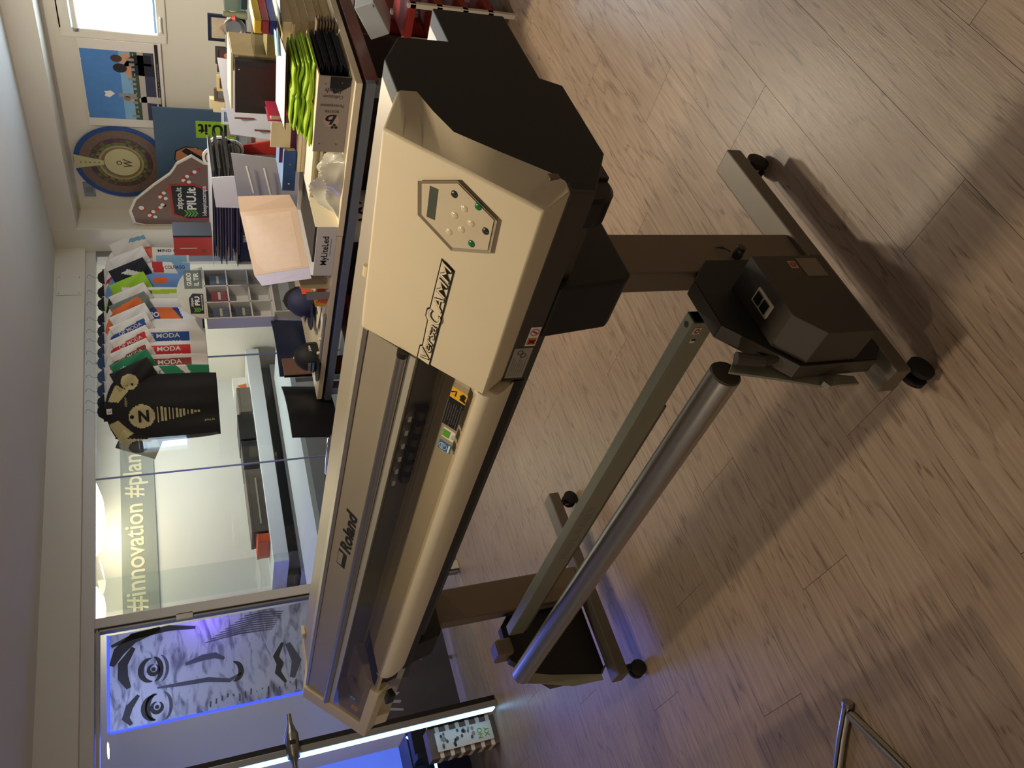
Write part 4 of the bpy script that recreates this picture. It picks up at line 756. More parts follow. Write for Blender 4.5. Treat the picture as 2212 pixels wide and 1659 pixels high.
for dy, dz in ((.022, -.014), (.034, -.022), (.034, -.006)): disc(sbn, (3.05, 2.05 + dy, .83 + dz), RY, UZ, .0065, K, 'emblem_dot', .0018, 12)
for y, z in ((1.875, .87), (1.865, .80), (2.17, .875), (2.17, .80)): MB().lathe([(0, 0), (.004, 0), (.003, -.003), (0, -.003)], (3.05, y, z), 'x', 8).build('rivet', M_chrome, sbn)
# lime cloth on the binder
def lump(x0, x1, y0, y1, z0, z1, seed, nx=36, ny=40, amp=.25, fx=9., fy=17.):
    r = random.Random(seed); p = [r.uniform(0, 6) for _ in range(4)]; mb = MB(); V = []
    for i in range(nx + 1):
        for j in range(ny + 1):
            u, v = i / nx, j / ny; e = (sin(pi * u) ** .45) * (sin(pi * v) ** .45) if 0 < u < 1 and 0 < v < 1 else 0
            hgt = e * (1 - amp + amp * (1 - abs(sin(fx * u + p[0] + 1.2 * sin(fy * .35 * v + p[1]) + .6 * sin(fy * v + p[3])))) + amp * .35 * sin(fy * v * .7 + p[2] + 5 * u))
            V.append((x0 + (x1 - x0) * u + .01 * sin(7 * v + p[3]), y0 + (y1 - y0) * v + .008 * sin(9 * u + p[1]), z0 + (z1 - z0) * max(0, hgt)))
    mb.v = V
    for i in range(nx):
        for j in range(ny):
            a = i * (ny + 1) + j; mb.f.append((a, a + 1, a + ny + 2, a + ny + 1))
    base = [i * (ny + 1) for i in range(nx + 1)] + [nx * (ny + 1) + j for j in range(1, ny + 1)] + [i * (ny + 1) + ny for i in range(nx - 1, -1, -1)] + [j for j in range(ny - 1, 0, -1)]
    mb.f.append(tuple(reversed(base))); return mb
lc = thing('lime_cloth', 'bright lime green folded cloth heaped on the grey sample binder', 'cloth', (3.24, 2.02, .9))
for k in range(6):
    rr_ = random.Random(k + 3); rings = []; z0 = .9005 + .0145 * k; fx0 = 3.09 + .012 * k + rr_.uniform(0, .02)
    for j in range(25):
        v = j / 24; y = 1.815 + .01 * k + (.40 - .02 * k) * v; sag = .006 * sin(7 * v + k * 1.7) + .004 * sin(17 * v + k) + (.010 if .42 < v < .5 else 0); xx = fx0 + .014 * sin(5 * v + 2 * k) + .008 * sin(13 * v + k); th = .0070 * (.35 + .65 * sin(pi * min(1, max(0, v * .94 + .03))) ** .4)
        rings.append([(xx + .006 * (1 - cos(a)) + (.25 if cos(a) < 0 else 0) * .9, y, z0 + .0075 + sag * .5 + th * sin(a)) for a in [2 * pi * q / 12 + .26 for q in range(12)]])
    MB().loft(rings).build('fold', mat('lime_cloth%d' % (k % 2), (150 + 10 * (k % 2), 192, 40), .7, noise=.15, nscale=20), lc, smooth=True)
# flat printed sheets above the lime cloth
for i, (x, y0, y1, z0, z1, c, lb) in enumerate(((3.30, 1.84, 2.20, 1.012, 1.004, (230, 226, 220), 'white flyer with a red stripe lying above the lime cloth'), (3.31, 1.86, 2.22, 1.003, .996, (70, 40, 44), 'dark covered flyer under the white flyer'), (3.66, 1.70, 1.855, 1.0, .99, (222, 230, 240), 'pale blue printed leaflet at the near end of the desk'))):
    tt = thing('flyer', lb, 'flyer', (x, (y0 + y1) / 2, z1))
    MB().quadslab([(x - .10, y0, z0), (x - .10, y1, z1), (x + .10, y1, z1 + .012), (x + .10, y0, z0 + .012)], .002).build('sheet', mat('fly%d' % i, c, .6), tt)
    if i == 0: MB().quadslab([(x - .06, y0 + .2, z0 - .014), (x - .05, y0 + .36, z1 + .002), (x - .0, y0 + .36, z1 + .008), (x - .02, y0 + .18, z0 - .008)], .001).build('stripe', mat('fly_red', (214, 84, 84), .6), tt)
    if i == 2: MB().quadslab([(x - .05, y0 + .03, z0 + .006), (x - .05, y0 + .12, z0 - .008), (x + .03, y0 + .1, z0 - .002), (x + .03, y0 + .03, z0 + .011)], .001).build('print', mat('fly_blue', (110, 180, 220), .6), tt)
# supports: catalogue piles
def pile(name, lb, ct, x0, x1, y0, y1, z0, z1, cols, n, nm='catalogue', grp=None):
    """each catalogue in the pile is a thing of its own"""
    h_ = (z1 - z0) / n
    for k in range(n):
        r = random.Random(k * 7 + int(x0 * 100)); dx, dy = r.uniform(-.012, .012), r.uniform(-.012, .012); c = cols[k % len(cols)]
        tt = thing(nm, lb % ORD[k], ct, ((x0 + x1) / 2, (y0 + y1) / 2, z0 + k * h_), group=grp)
        MB().box(x0 + dx + .002, x1 + dx - .002, y0 + dy + .002, y1 + dy - .002, z0 + k * h_ + .0012, z0 + (k + 1) * h_ - .0016).build('pages', mat('pages_cream', (214, 196, 158), .8, noise=.15, nscale=120), tt)
        m = mat('cov%d_%d_%d' % c, c, .5)
        MB().box(x0 + dx, x1 + dx, y0 + dy, y1 + dy, z0 + k * h_ + .0002, z0 + k * h_ + .0012).build('back_cover', m, tt); MB().box(x0 + dx, x1 + dx, y0 + dy, y1 + dy, z0 + (k + 1) * h_ - .0016, z0 + (k + 1) * h_ - .0006).build('front_cover', m, tt)
        MB().box(x1 + dx - .002, x1 + dx, y0 + dy, y1 + dy, z0 + k * h_ + .0002, z0 + (k + 1) * h_ - .0006).build('spine', m, tt)
ORD = ['lowest', 'second lowest', 'third lowest', 'fourth lowest', 'fifth lowest', 'sixth lowest', 'seventh lowest', 'eighth lowest', 'ninth lowest', 'tenth lowest']
pile('c', 'thick cream edged catalogue, %s of the pile at the near desk end', 'catalogue', 3.50, 3.86, 1.86, 2.085, DT + .0005, .985, [(210, 196, 160), (196, 180, 140)], 6, grp='catalogues piled at the near desk end')
pile('m', 'magazine, %s of the pile under the purple and blue binders', 'magazine', 3.40, 3.70, 2.27, 2.60, DT + .0005, .905, [(226, 222, 214), (206, 200, 190), (120, 110, 104), (222, 216, 200)], 7, 'magazine', 'magazines under the binders')
pile('g', 'thin colourful magazine, %s of the pile behind the plastic wrap', 'magazine', 3.22, 3.40, 2.32, 2.62, DT + .0005, .865, [(186, 40, 50), (92, 150, 52), (226, 222, 214), (60, 60, 66), (206, 160, 60), (230, 226, 220)], 9, 'magazine', 'colourful magazines behind the wrap')
for k, (c, lb) in enumerate((((206, 168, 40), 'yellow boxed book standing leftmost of three on the catalogues'), ((150, 44, 52), 'red boxed book standing between yellow and blue ones'), ((44, 58, 130), 'dark blue boxed book standing beside the red one'))):
    z0 = .986; tt = thing('boxed_book', lb, 'book', (3.62, 1.90, z0), group='boxed books on the catalogues')
    z1 = 1.108 - .033 * k
    MB().box(3.50, 3.72, 1.865, 1.93, z1 - .031, z1).build('case', mat('case%d' % k, c, .45), tt, .002); MB().box(3.496, 3.5, 1.868, 1.927, z1 - .028, z1 - .003).build('spine_label', mat('case%d' % k, c, .3), tt)
# wooden letter rack with picture card
rk = thing('letter_rack', 'cream wooden rack holding a picture card and brown folder', 'rack', (3.68, 2.12, DT))
M_wood = mat('rack_cream', (226, 208, 166), .5, noise=.08, nscale=30)
MB().box(3.60, 3.78, 2.088, 2.10, DT + .001, 1.195).build('upright', M_wood, rk, .002); MB().box(3.60, 3.78, 2.168, 2.18, DT + .001, 1.190).build('upright', M_wood, rk, .002); MB().box(3.595, 3.78, 2.09, 2.38, 1.188, 1.200).build('top_board', M_wood, rk, .002); MB().box(3.60, 3.78, 2.09, 2.38, DT + .001, DT + .012).build('base', M_wood, rk)
pc = thing('picture_card', 'small cream picture card with an orange spot inside the rack', 'card', (3.61, 2.13, .95))
MB().box(3.606, 3.612, 2.104, 2.165, .775, 1.178).build('card', mat('card_cream', (214, 202, 172), .6, noise=.3, nscale=30), pc); disc(pc, (3.606, 2.135, 1.13), RY, UZ, .018, mat('card_orange', (206, 96, 52), .6), 'spot', .001, 16)
for k in range(5): decal(pc, (3.606, 2.125 + .006 * (k % 3), 1.085 - .03 * k), RY, UZ, .012, .014, K, 'mark', .001)
bf = thing('brown_folder', 'dark brown square folder standing upright with black edge', 'folder', (3.57, 2.25, .92))
MB().box(3.555, 3.575, 2.102, 2.375, .915, 1.184).build('cover', mat('folder_brown', (50, 42, 36), .7, noise=.05), bf, .002); MB().box(3.550, 3.58, 2.098, 2.125, .913, 1.186).build('binding', mat('folder_black', (40, 42, 46), .5), bf, .002); disc(bf, (3.555, 2.145, 1.166), RY, UZ, .003, W, 'stud', .001, 8)
MB().box(3.56, 3.57, 2.13, 2.37, DT + .001, .915).build('page_block', mat('pages_cream', (214, 196, 158), .8), bf)
wbd = thing('grey_board', 'large pale grey board leaning behind the brown folder with two slots', 'board', (3.84, 2.32, DT))
MB().quadslab([(3.80, 2.28, DT + .002), (3.80, 2.72, DT + .002), (3.87, 2.72, 1.18), (3.87, 2.28, 1.24)], -.004).build('sheet', mat('board_pale', (188, 192, 204), .5), wbd); MB().box(3.845, 3.852, 2.60, 2.606, 1.06, 1.16).build('slot', M_mah, wbd); MB().box(3.83, 3.838, 2.66, 2.667, .98, 1.06).build('slot', M_mah, wbd)
for k, (c, lb) in enumerate((((206, 44, 58), 'small red paperback lying beside the brown folder'), ((236, 196, 48), 'small yellow paperback lying under the red one'))):
    tt = thing('paperback', lb, 'book', (3.47, 2.2, .93)); z1 = .985 - .022 * k
    MB().box(3.425, 3.53, 2.105, 2.255, z1 - .0185, z1 - .0015).build('pages', mat('pages_cream', (214, 196, 158), .8), tt); MB().box(3.42, 3.425, 2.103, 2.255, z1 - .02, z1).build('spine', mat('pb%d' % k, c, .45), tt); MB().box(3.42, 3.53, 2.103, 2.257, z1 - .0015, z1).build('cover', mat('pb%d' % k, c, .45), tt); write('Manuale', tt, (3.42, 2.18, z1 - .01), RY, UZ, .06, .008, W if k == 0 else K, 'lettering', 0, 0, .0008)
pile('n', 'white paper ream, %s under the small paperbacks', 'paper', 3.425, 3.535, 2.10, 2.255, DT + .0005, .941, [(224, 218, 208)], 4, 'paper_ream', 'reams under the paperbacks')
pb = thing('ring_binder', 'magenta and purple ring binder standing with a cream label', 'binder', (3.5, 2.43, .906))
MB().box(3.44, 3.70, 2.30, 2.304, .906, 1.045).build('cover', mat('binder_pink', (188, 66, 100), .5), pb); MB().box(3.44, 3.70, 2.33, 2.334, .906, 1.045).build('cover', mat('binder_pink', (188, 66, 100), .5), pb); MB().box(3.436, 3.442, 2.30, 2.57, .906, .985).build('spine', mat('binder_purple', (92, 32, 70), .5), pb); MB().box(3.445, 3.69, 2.306, 2.328, .908, 1.03).build('pages', mat('pages_cream', (214, 196, 158), .8), pb); MB().box(3.430, 3.436, 2.335, 2.475, .935, 1.03).build('label', mat('label_cream', (222, 206, 164), .6), pb, .001)
bl = thing('ring_binder', 'navy blue ring binder lying beside the purple one', 'binder', (3.5, 2.6, .906))
MB().box(3.40, 3.66, 2.475, 2.715, .906, .911).build('cover', mat('binder_blue', (38, 70, 124), .45), bl); MB().box(3.40, 3.66, 2.475, 2.715, .963, .968).build('cover', mat('binder_blue2', (132, 160, 206), .45), bl); MB().box(3.398, 3.404, 2.475, 2.715, .906, .968).build('spine', mat('binder_blue', (38, 70, 124), .45), bl, .001); MB().box(3.42, 3.65, 2.48, 2.705, .912, .962).build('pages', mat('pages_cream', (214, 196, 158), .8), bl)
for y in (2.55, 2.67): disc(bl, (3.398, y, .937), RY, UZ, .005, M_chrome, 'finger_ring', .001, 12)
gd = thing('divider_board', 'dark grey divider board with two pale slits beside the blue binder', 'board', (3.72, 2.88, DT))
MB().quadslab([(3.66, 2.735, DT + .002), (3.66, 3.10, DT + .002), (3.73, 3.08, 1.15), (3.73, 2.74, 1.19)], -.005).build('sheet', mat('divider_grey', (150, 150, 156), .5), gd)
for z0 in (1.09, 1.0): MB().quadslab([(3.715 - (1.15 - z0) * .18, 2.80, z0 + .02), (3.715 - (1.15 - z0) * .18, 2.98, z0 - .02), (3.716 - (1.15 - z0) * .18, 2.98, z0 - .012), (3.716 - (1.15 - z0) * .18, 2.80, z0 + .028)], .003).build('slit', W, gd)
ws = thing('white_card', 'blank white card standing tilted behind the divider board', 'card', (3.80, 3.05, DT))
MB().quadslab([(3.80, 2.90, DT + .002), (3.80, 3.18, DT + .002), (3.83, 3.19, 1.265), (3.83, 2.98, 1.285)], -.003).build('sheet', mat('card_white', (226, 226, 232), .5), ws)
# MyLiteLed carton
ml = thing('carton_box', 'white lettered carton with its kraft lined lid standing open', 'box', (3.24, 2.76, DT))
M_cw = mat('carton_white', (214, 212, 214), .55); M_kr = mat('kraft', (186, 162, 142), .7, noise=.05, nscale=10)
MB().box(2.985, 2.989, 2.60, 2.925, DT + .001, .858).build('front_panel', M_cw, ml); MB().box(2.989, 3.50, 2.60, 2.604, DT + .001, .868).build('side_panel', mat('carton_cream', (226, 216, 190), .55), ml); MB().box(2.989, 3.50, 2.921, 2.925, DT + .001, .868).build('side_panel', M_cw, ml); MB().box(3.496, 3.50, 2.604, 2.921, DT + .001, .868).build('back_panel', M_cw, ml); MB().box(2.989, 3.496, 2.604, 2.921, DT + .001, DT + .005).build('bottom_panel', M_kr, ml)
write('MyLiteLed', ml, (2.985, 2.755, .808), RY, UZ, .19, .042, K, 'lettering', 0, .015, .001); decal(ml, (2.985, 2.73, .785), RY, UZ, .11, .0015, K, 'underline', .001)
MB().quadslab([(3.52, 2.925, .868), (3.05, 2.928, .868), (3.10, 3.03, 1.13), (3.60, 3.03, 1.155)], .003).build('lid', M_kr, ml); MB().quadslab([(3.50, 2.934, .90), (3.07, 2.937, .90), (3.11, 3.02, 1.11), (3.55, 3.02, 1.135)], .001).build('lid_print', mat('kraft_pale', (194, 172, 154), .7, noise=.12, nscale=25), ml)
MB().quadslab([(3.05, 2.928, .868), (2.99, 2.95, .862), (3.03, 3.035, 1.10), (3.10, 3.03, 1.13)], .003).build('lid_flap', mat('carton_lavender', (170, 168, 196), .55), ml); MB().quadslab([(3.52, 2.926, .868), (3.60, 3.03, 1.155), (3.66, 2.97, 1.16), (3.57, 2.88, .90)], .003).build('lid_flap', M_kr, ml)
for k, c in enumerate(((40, 90, 150), (190, 60, 50), (230, 226, 220), (226, 220, 206), (24, 24, 26))):
    tt = tag(MB().box(3.02 + .01 * k, 3.42 + .012 * k, 2.625 + .006 * k, 2.90, DT + .008 + .018 * k, DT + .022 + .018 * k).build('leaflet', mat('leaf%d' % k, c, .6), None, .001), ['blue', 'red', 'white', 'cream', 'black'][k] + ' leaflet stacked inside the open white carton', 'leaflet', 'leaflets inside the carton')
tt = thing('cardboard_tube', 'cream curled cardboard sheet and grey flap left of the carton', 'cardboard', (3.1, 3.0, DT))
MB().loft([[(3.02 + .30 * u, 3.05 + .05 * sin(pi * u * .9), z) for u in (0, .2, .4, .6, .8, 1.)] + [(3.02 + .30 * u, 3.054 + .05 * sin(pi * u * .9), z) for u in (1., .8, .6, .4, .2, 0)] for z in (DT + .001, .90)]).build('curled_sheet', mat('card_curl', (226, 208, 166), .6), tt, smooth=True); MB().quadslab([(2.99, 3.05, DT + .002), (2.99, 3.10, DT + .002), (3.005, 3.12, .875), (3.005, 3.06, .88)], .003).build('grey_flap', mat('flap_grey', (140, 132, 126), .6), tt)
# plastic wrap
single(lump(3.0, 3.20, 2.235, 2.56, DT + .001, .885, 11, amp=.6, fx=8, fy=11), 'plastic_wrap', mat('plastic_film', (206, 202, 186), .18, noise=.35, nscale=9, coat=.6), 'crumpled shiny clear plastic wrap between binder and carton', 'plastic wrap', (3.1, 2.4, DT + .001), smooth=True)
# papers, orange packs and clear tray on the far part of the desk
for k, (x0, x1, y0, y1, c, nm, lb, ct, z1) in enumerate(((3.02, 3.42, 3.06, 3.42, (226, 222, 210), 'drawing_sheet', 'white sheet with black ink drawing on the far desk', 'paper', .764), (3.10, 3.36, 3.20, 3.52, (216, 208, 190), 'drawing_sheet', 'crumpled cream sheet overlapping the ink drawing', 'paper', .775))):
    tt = thing(nm, lb, ct, ((x0 + x1) / 2, (y0 + y1) / 2, DT)); MB().quadslab([(x0, y0, DT + .002 + .003 * k), (x1, y0 + .04, DT + .002 + .003 * k), (x1, y1, z1), (x0 + .02, y1 - .03, z1)], .0015).build('sheet', mat('sheet%d' % k, c, .7), tt)
    for j in range(6):
        q = random.Random(j + 10 * k); xx, yy = q.uniform(x0 + .05, x1 - .05), q.uniform(y0 + .06, y1 - .08); MB().quadslab([(xx, yy, z1 + .002), (xx + .05, yy + .02, z1 + .002), (xx + .045, yy + .035, z1 + .002), (xx - .006, yy + .02, z1 + .002)], .001).build('ink_mark', mat('ink_soft', (70, 68, 66), .6), tt)
for k, (c, lb) in enumerate((((226, 96, 36), 'orange packet beside the carton on the desk edge'), ((236, 170, 50), 'amber packet against the orange one'))):
    tt = thing('packet', lb, 'packet', (3.06, 3.15 + .05 * k, DT), group='packets on the desk edge'); MB().box(3.02 + .02 * k, 3.13, 3.13 + .045 * k, 3.17 + .045 * k, DT + .001, .80 + .012 * k).build('wrapper', mat('pack%d' % k, c, .4), tt, .006); MB().box(3.04, 3.12, 3.132 + .045 * k, 3.168 + .045 * k, .80 + .012 * k, .806 + .012 * k).build('seal', mat('pack%d' % k, c, .4), tt)
ct_ = thing('clear_tray', 'long clear plastic tray with two round knobs on the desk front', 'tray', (3.04, 3.48, DT))
MB().box(2.99, 3.015, 3.24, 3.64, DT + .001, .775).build('tray', mat('clear_grey', (150, 150, 148), .2, coat=.5), ct_, .005)
for y in (3.44, 3.56): MB().lathe([(0, .0), (.009, .0), (.009, .012), (.006, .014), (0, .014)], (3.002, y, .775), 'z', 16).build('knob', M_white, ct_)
# caps
def cap_thing(lb, loc, rz, c1, c2, c3, brim):
    tt = thing('baseball_cap', lb, 'cap', (0, 0, 0), rz, loc=loc); rows = []
    for j in range(9):
        a = pi / 2 * j / 8; r = cos(a); rows.append([(.092 * r * cos(2 * pi * k / 24), .085 * r * sin(2 * pi * k / 24), .02 + .115 * sin(a) ** .9) for k in range(24)] if j < 8 else [(.004 * cos(2 * pi * k / 24), .004 * sin(2 * pi * k / 24), .135) for k in range(24)])
    rows.insert(0, [(.092 * cos(2 * pi * k / 24), .085 * sin(2 * pi * k / 24), .001) for k in range(24)])
    MB().loft(rows).build('crown', mat('cap%d_%d_%d' % c1, c1, .7), tt, smooth=True)
    MB().loft([[(.0 + (.088 + b) * cos(radians(a)), (.083 + b * .6) * sin(radians(a)), z) for a in range(-64, 65, 8)] + [(.075 * cos(radians(a)), .070 * sin(radians(a)), z) for a in range(64, -65, -8)] for b, z in ((.078, .012), (.080, .018))]).build('brim', mat('cap%d_%d_%d' % brim, brim, .6), tt, smooth=True)
    MB().loft([[((.093 + d) * cos(radians(a)) * .995, (.086 + d) * sin(radians(a)), z) for a in range(100, 261, 10)] + [((.088) * cos(radians(a)), (.081) * sin(radians(a)), z) for a in range(260, 99, -10)] for d, z in ((.001, .003), (0, .06))]).build('back_panel', mat('cap%d_%d_%d' % c2, c2, .7), tt, smooth=True)
    MB().lathe([(0, .0), (.008, .0), (.006, .006), (0, .008)], (0, 0, .133), 'z', 10).build('button', mat('cap%d_%d_%d' % c3, c3, .6), tt)
    return tt
c_ = cap_thing('black peaked cap with red edged brim and white lettering on the desk corner', (3.10, 3.71, DT + .001), radians(192), (20, 19, 20), (34, 46, 40), (200, 196, 190), (22, 20, 20))
write('THE EXCHANGE', c_, (.096, 0, .062), (0, 1, 0), (0, 0, 1), .07, .016, W, 'lettering', 0, 0, .004); decal(c_, (.097, 0, .04), (0, 1, 0), (0, 0, 1), .075, .014, BLUE, 'badge', .004); write('ovyteo', c_, (.097, 0, .04), (0, 1, 0), (0, 0, 1), .05, .009, W, 'lettering', 0, 0, .007)
write('JOMA', c_, (.03, .084, .05), (-1, .1, 0), (0, 0, 1), .05, .018, W, 'lettering', .1, .01, .006)
c_ = cap_thing('navy cap with orange back half hidden behind the black peaked cap', (3.32, 3.47, DT + .02), radians(160), (36, 40, 76), (226, 84, 46), (36, 40, 76), (30, 34, 66))
write('EXXE', c_, (.09, 0, .055), (0, 1, 0), (0, 0, 1), .05, .014, W, 'lettering', 0, 0, .006)
c_ = cap_thing('large black cap with a yellow word near the display stand', (3.58, 3.72, DT + .001), radians(215), (24, 22, 20), (20, 18, 17), (24, 22, 20), (24, 22, 20))
write('une', c_, (.094, 0, .06), (0, 1, 0), (0, 0, 1), .06, .028, YEL, 'lettering', .1, .01, .004)
single(lump(3.70, 3.86, 3.50, 3.68, DT + .001, .86, 21, amp=.2), 'black_pouch', M_blackp, 'soft black pouch beside the large black cap', 'pouch', (3.78, 3.59, DT + .001), smooth=True)
# glossy box, black folder stack and red box
gb = thing('glossy_case', 'glossy black display case under the stack of black folders', 'case', (4.08, 3.4, DT))
MB().box(3.98, 4.22, 3.10, 3.76, DT + .001, 1.115).build('case', mat('piano_black', (16, 18, 20), .06, coat=1.0), gb, .004); MB().cyl((3.985, 3.56, .80), (3.985, 3.56, 1.10), .03, 16).build('chrome_post', M_chrome, gb, smooth=True); MB().box(3.97, 4.22, 3.76, 3.775, DT + .001, 1.13).build('side_plate', mat('case_side', (180, 182, 186), .3), gb)
z = 1.116
for k in range(10):
    q = random.Random(k); h_ = .016; x0 = 3.92 + q.uniform(0, .05); y0 = 2.98 + q.uniform(0, .10); y1 = 3.74 + q.uniform(-.08, .04)
    tt = thing('black_folder', 'black presentation folder, %s of the stack on the glossy case' % ORD[k], 'folder', (4.1, 3.38, z), group='stacked black folders')
    MB().box(x0, 4.28, y0, y1, z, z + h_ * .3).build('cover', mat('folder_blk', (22, 22, 22), .5), tt); MB().box(x0 + .006, 4.275, y0 + .01, y1 - .02, z + h_ * .3, z + h_ * .7).build('pages', mat('folder_pages', (186, 172, 150), .8), tt); MB().box(x0, 4.28, y0, y1 - .12 * (k % 3), z + h_ * .7, z + h_ - .0006).build('cover', mat('folder_blk', (22, 22, 22), .5), tt); z += h_
ap = tag(MB().quadslab([(3.90, 3.02, z + .002), (4.25, 3.0, z + .002), (4.25, 3.70, z + .004), (3.92, 3.74, z + .004)], -.0015).build('white_sheet', mat('sheet_top', (196, 196, 198), .6)), 'pale sheet lying on top of the black folder stack', 'sheet')
rb = thing('red_box', 'coral red carton with black band standing on the folder stack', 'box', (4.06, 3.63, z + .006))
MB().box(4.0, 4.12, 3.565, 3.72, z + .0065, 1.505).build('body', mat('coral_red', (206, 78, 58), .5), rb, .002); MB().box(3.998, 4.122, 3.555, 3.567, z + .0065, 1.506).build('black_band', mat('band_black', (44, 40, 46), .5), rb); disc(rb, (4.0, 3.68, 1.33), RY, UZ, .013, mat('gold_seal', (150, 116, 60), .4, metal=.5), 'seal', .001, 16); decal(rb, (4.0, 3.66, 1.42), RY, UZ, .004, .10, W, 'white_line', .001)
# far display stand on a small cabinet
ds = thing('side_cabinet', 'low cabinet with a grey landscape print at the far desk end', 'cabinet', (3.98, 4.1, 0))
MB().box(3.755, 4.36, 4.0, 4.22, 0, .92).build('body', M_cw, ds, .003); MB().box(3.76, 4.2, 3.996, 4.0, .745, .91).build('print', mat('landscape_print', (120, 122, 118), .5, noise=.5, nscale=22), ds); MB().box(3.76, 4.2, 3.994, 3.996, .80, .87).build('print_sky', mat('landscape_sky', (150, 156, 166), .5, noise=.2, nscale=8), ds)
dp = thing('display_stand', 'white cubby display stand with rounded lettered header', 'display stand', (3.95, 4.08, .9205))
M_dw = mat('display_white', (206, 206, 206), .5); YD0, YD1 = 4.02, 4.12
MB().box(3.73, 4.18, YD1 - .004, YD1, .9205, 1.34).build('back', M_dw, dp)
for x in (3.73, 3.872, 4.022, 4.172): MB().box(x, x + .008, YD0, YD1 - .004, .9205, 1.34).build('upright', M_dw, dp)
for z0 in (.9205, 1.055, 1.19, 1.332): MB().box(3.738, 4.172, YD0, YD1 - .004, z0, z0 + .008).build('shelf', M_dw, dp)
hd = [(3.73, 1.34), (4.20, 1.34)] + [(3.965 + .235 * cos(radians(a)), 1.34 + .17 * sin(radians(a))) for a in range(10, 171, 12)]
MB().prism(hd, 'y', YD0 - .004, YD0).build('header', mat('header_print', (196, 192, 176), .6, noise=.1, nscale=20), dp); MB().box(4.0, 4.17, YD0 - .006, YD0 - .004, 1.35, 1.46).build('header_photo', mat('header_photo', (110, 116, 96), .6, noise=.6, nscale=30), dp)
FRX, FUZ = (1, 0, 0), (0, 0, 1)
write('GUIDO', dp, (4.085, YD0 - .006, 1.43), FRX, FUZ, .12, .03, W, 'lettering', 0, .02, .001); write('IL TIR', dp, (4.085, YD0 - .006, 1.385), FRX, FUZ, .12, .03, W, 'lettering', 0, .02, .001)
poly3(dp, (3.86, YD0 - .004, 1.395), FRX, FUZ, [(-.09, -.04), (.09, -.045), (.095, .02), (.05, .045), (-.085, .04)], K, 'logo_ground', .001); write('zippo', dp, (3.875, YD0 - .004, 1.42), FRX, FUZ, .08, .02, W, 'lettering', 0, .01, .002); write('PIU', dp, (3.885, YD0 - .004, 1.39), FRX, FUZ, .08, .03, W, 'lettering', 0, .03, .002); write('ideepiustampa', dp, (3.87, YD0 - .004, 1.362), FRX, FUZ, .14, .014, W, 'lettering', 0, 0, .002)
for k in range(3): poly3(dp, (3.805, YD0 - .004, 1.405 - .014 * k), FRX, FUZ, [(-.02, .012), (0, 0), (.02, .012), (.02, .004), (0, -.008), (-.02, .004)], GRN, 'logo_chevron', .002)
for i, (x, z) in enumerate(((3.80, 1.225), (4.10, 1.225), (3.95, 1.225), (3.80, 1.085))):
    tt = thing('card_pack', ['left', 'right', 'middle', 'lower left'][i] + ' grey lined card pack in the cubby display stand', 'card pack', (x, 4.06, z - .027), group='card packs in the display'); MB().box(x - .045, x + .045, 4.04, 4.085, z - .0265, z + .075).build('pack', mat('pack_slate', (74, 82, 96), .6) if i != 2 else mat('pack_red', (120, 36, 36), .6), tt, .002); decal(tt, (x, 4.04, z + .025), FRX, FUZ, .07, .016, mat('pack_label', (170, 164, 152), .6), 'label')
    for k in range(6): decal(tt, (x - .035 + .014 * k, 4.04, z - .0), FRX, FUZ, .002, .03, mat('pack_line', (130, 138, 150), .6), 'line', .0012)
# small things on the sideboard
SBZ = 1.031
def frame_thing(lb, y0, y1, z1, c, pc_, x=4.60):
    tt = thing('photo_frame', lb, 'photo frame', (x, (y0 + y1) / 2, SBZ), group='photo frames on the sideboard'); m = mat('frm%d_%d_%d' % c, c, .4)
    w = .016; MB().box(x, x + .015, y0, y0 + w, SBZ, z1).build('frame', m, tt); MB().box(x, x + .015, y1 - w, y1, SBZ, z1).build('frame', m, tt); MB().box(x, x + .015, y0 + w, y1 - w, SBZ, SBZ + w).build('frame', m, tt); MB().box(x, x + .015, y0 + w, y1 - w, z1 - w, z1).build('frame', m, tt)
    MB().box(x + .006, x + .01, y0 + w, y1 - w, SBZ + w, z1 - w).build('photo', mat('ph%d_%d_%d' % pc_, pc_, .5, noise=.4, nscale=18), tt); disc(tt, (x + .006, (y0 + y1) / 2, SBZ + (z1 - SBZ) * .55), RY, UZ, .02, mat('face_tone', (176, 136, 116), .6), 'face', .001, 14, ry=.028); MB().quadslab([(x + .015, y0 + .03, SBZ + .05), (x + .015, y1 - .03, SBZ + .05), (x + .06, y1 - .03, SBZ + .001), (x + .06, y0 + .03, SBZ + .001)], .003).build('stay', m, tt)
frame_thing('tall navy picture frame with a pale portrait behind the silver dish', 2.47, 2.63, 1.235, (26, 32, 56), (196, 182, 160), 4.64)
frame_thing('charcoal picture frame right of the navy one', 2.645, 2.75, 1.20, (60, 62, 62), (96, 60, 56))
frame_thing('gilt picture frame with a dark haired portrait', 2.825, 2.93, 1.195, (222, 200, 140), (120, 92, 76))
frame_thing('brown wooden picture frame beside the gilt one', 2.935, 3.02, 1.21, (112, 86, 68), (120, 124, 122), 4.63)
frame_thing('pale blue picture frame in front of the cream box', 3.03, 3.135, 1.175, (206, 216, 236), (130, 150, 200), 4.56)
frame_thing('small silver picture frame next to the green label', 3.145, 3.22, 1.14, (150, 142, 132), (110, 112, 110), 4.56)
frame_thing('slim brown photo frame between charcoal and gilt frames', 2.76, 2.815, 1.19, (84, 66, 58), (90, 44, 40), 4.62)
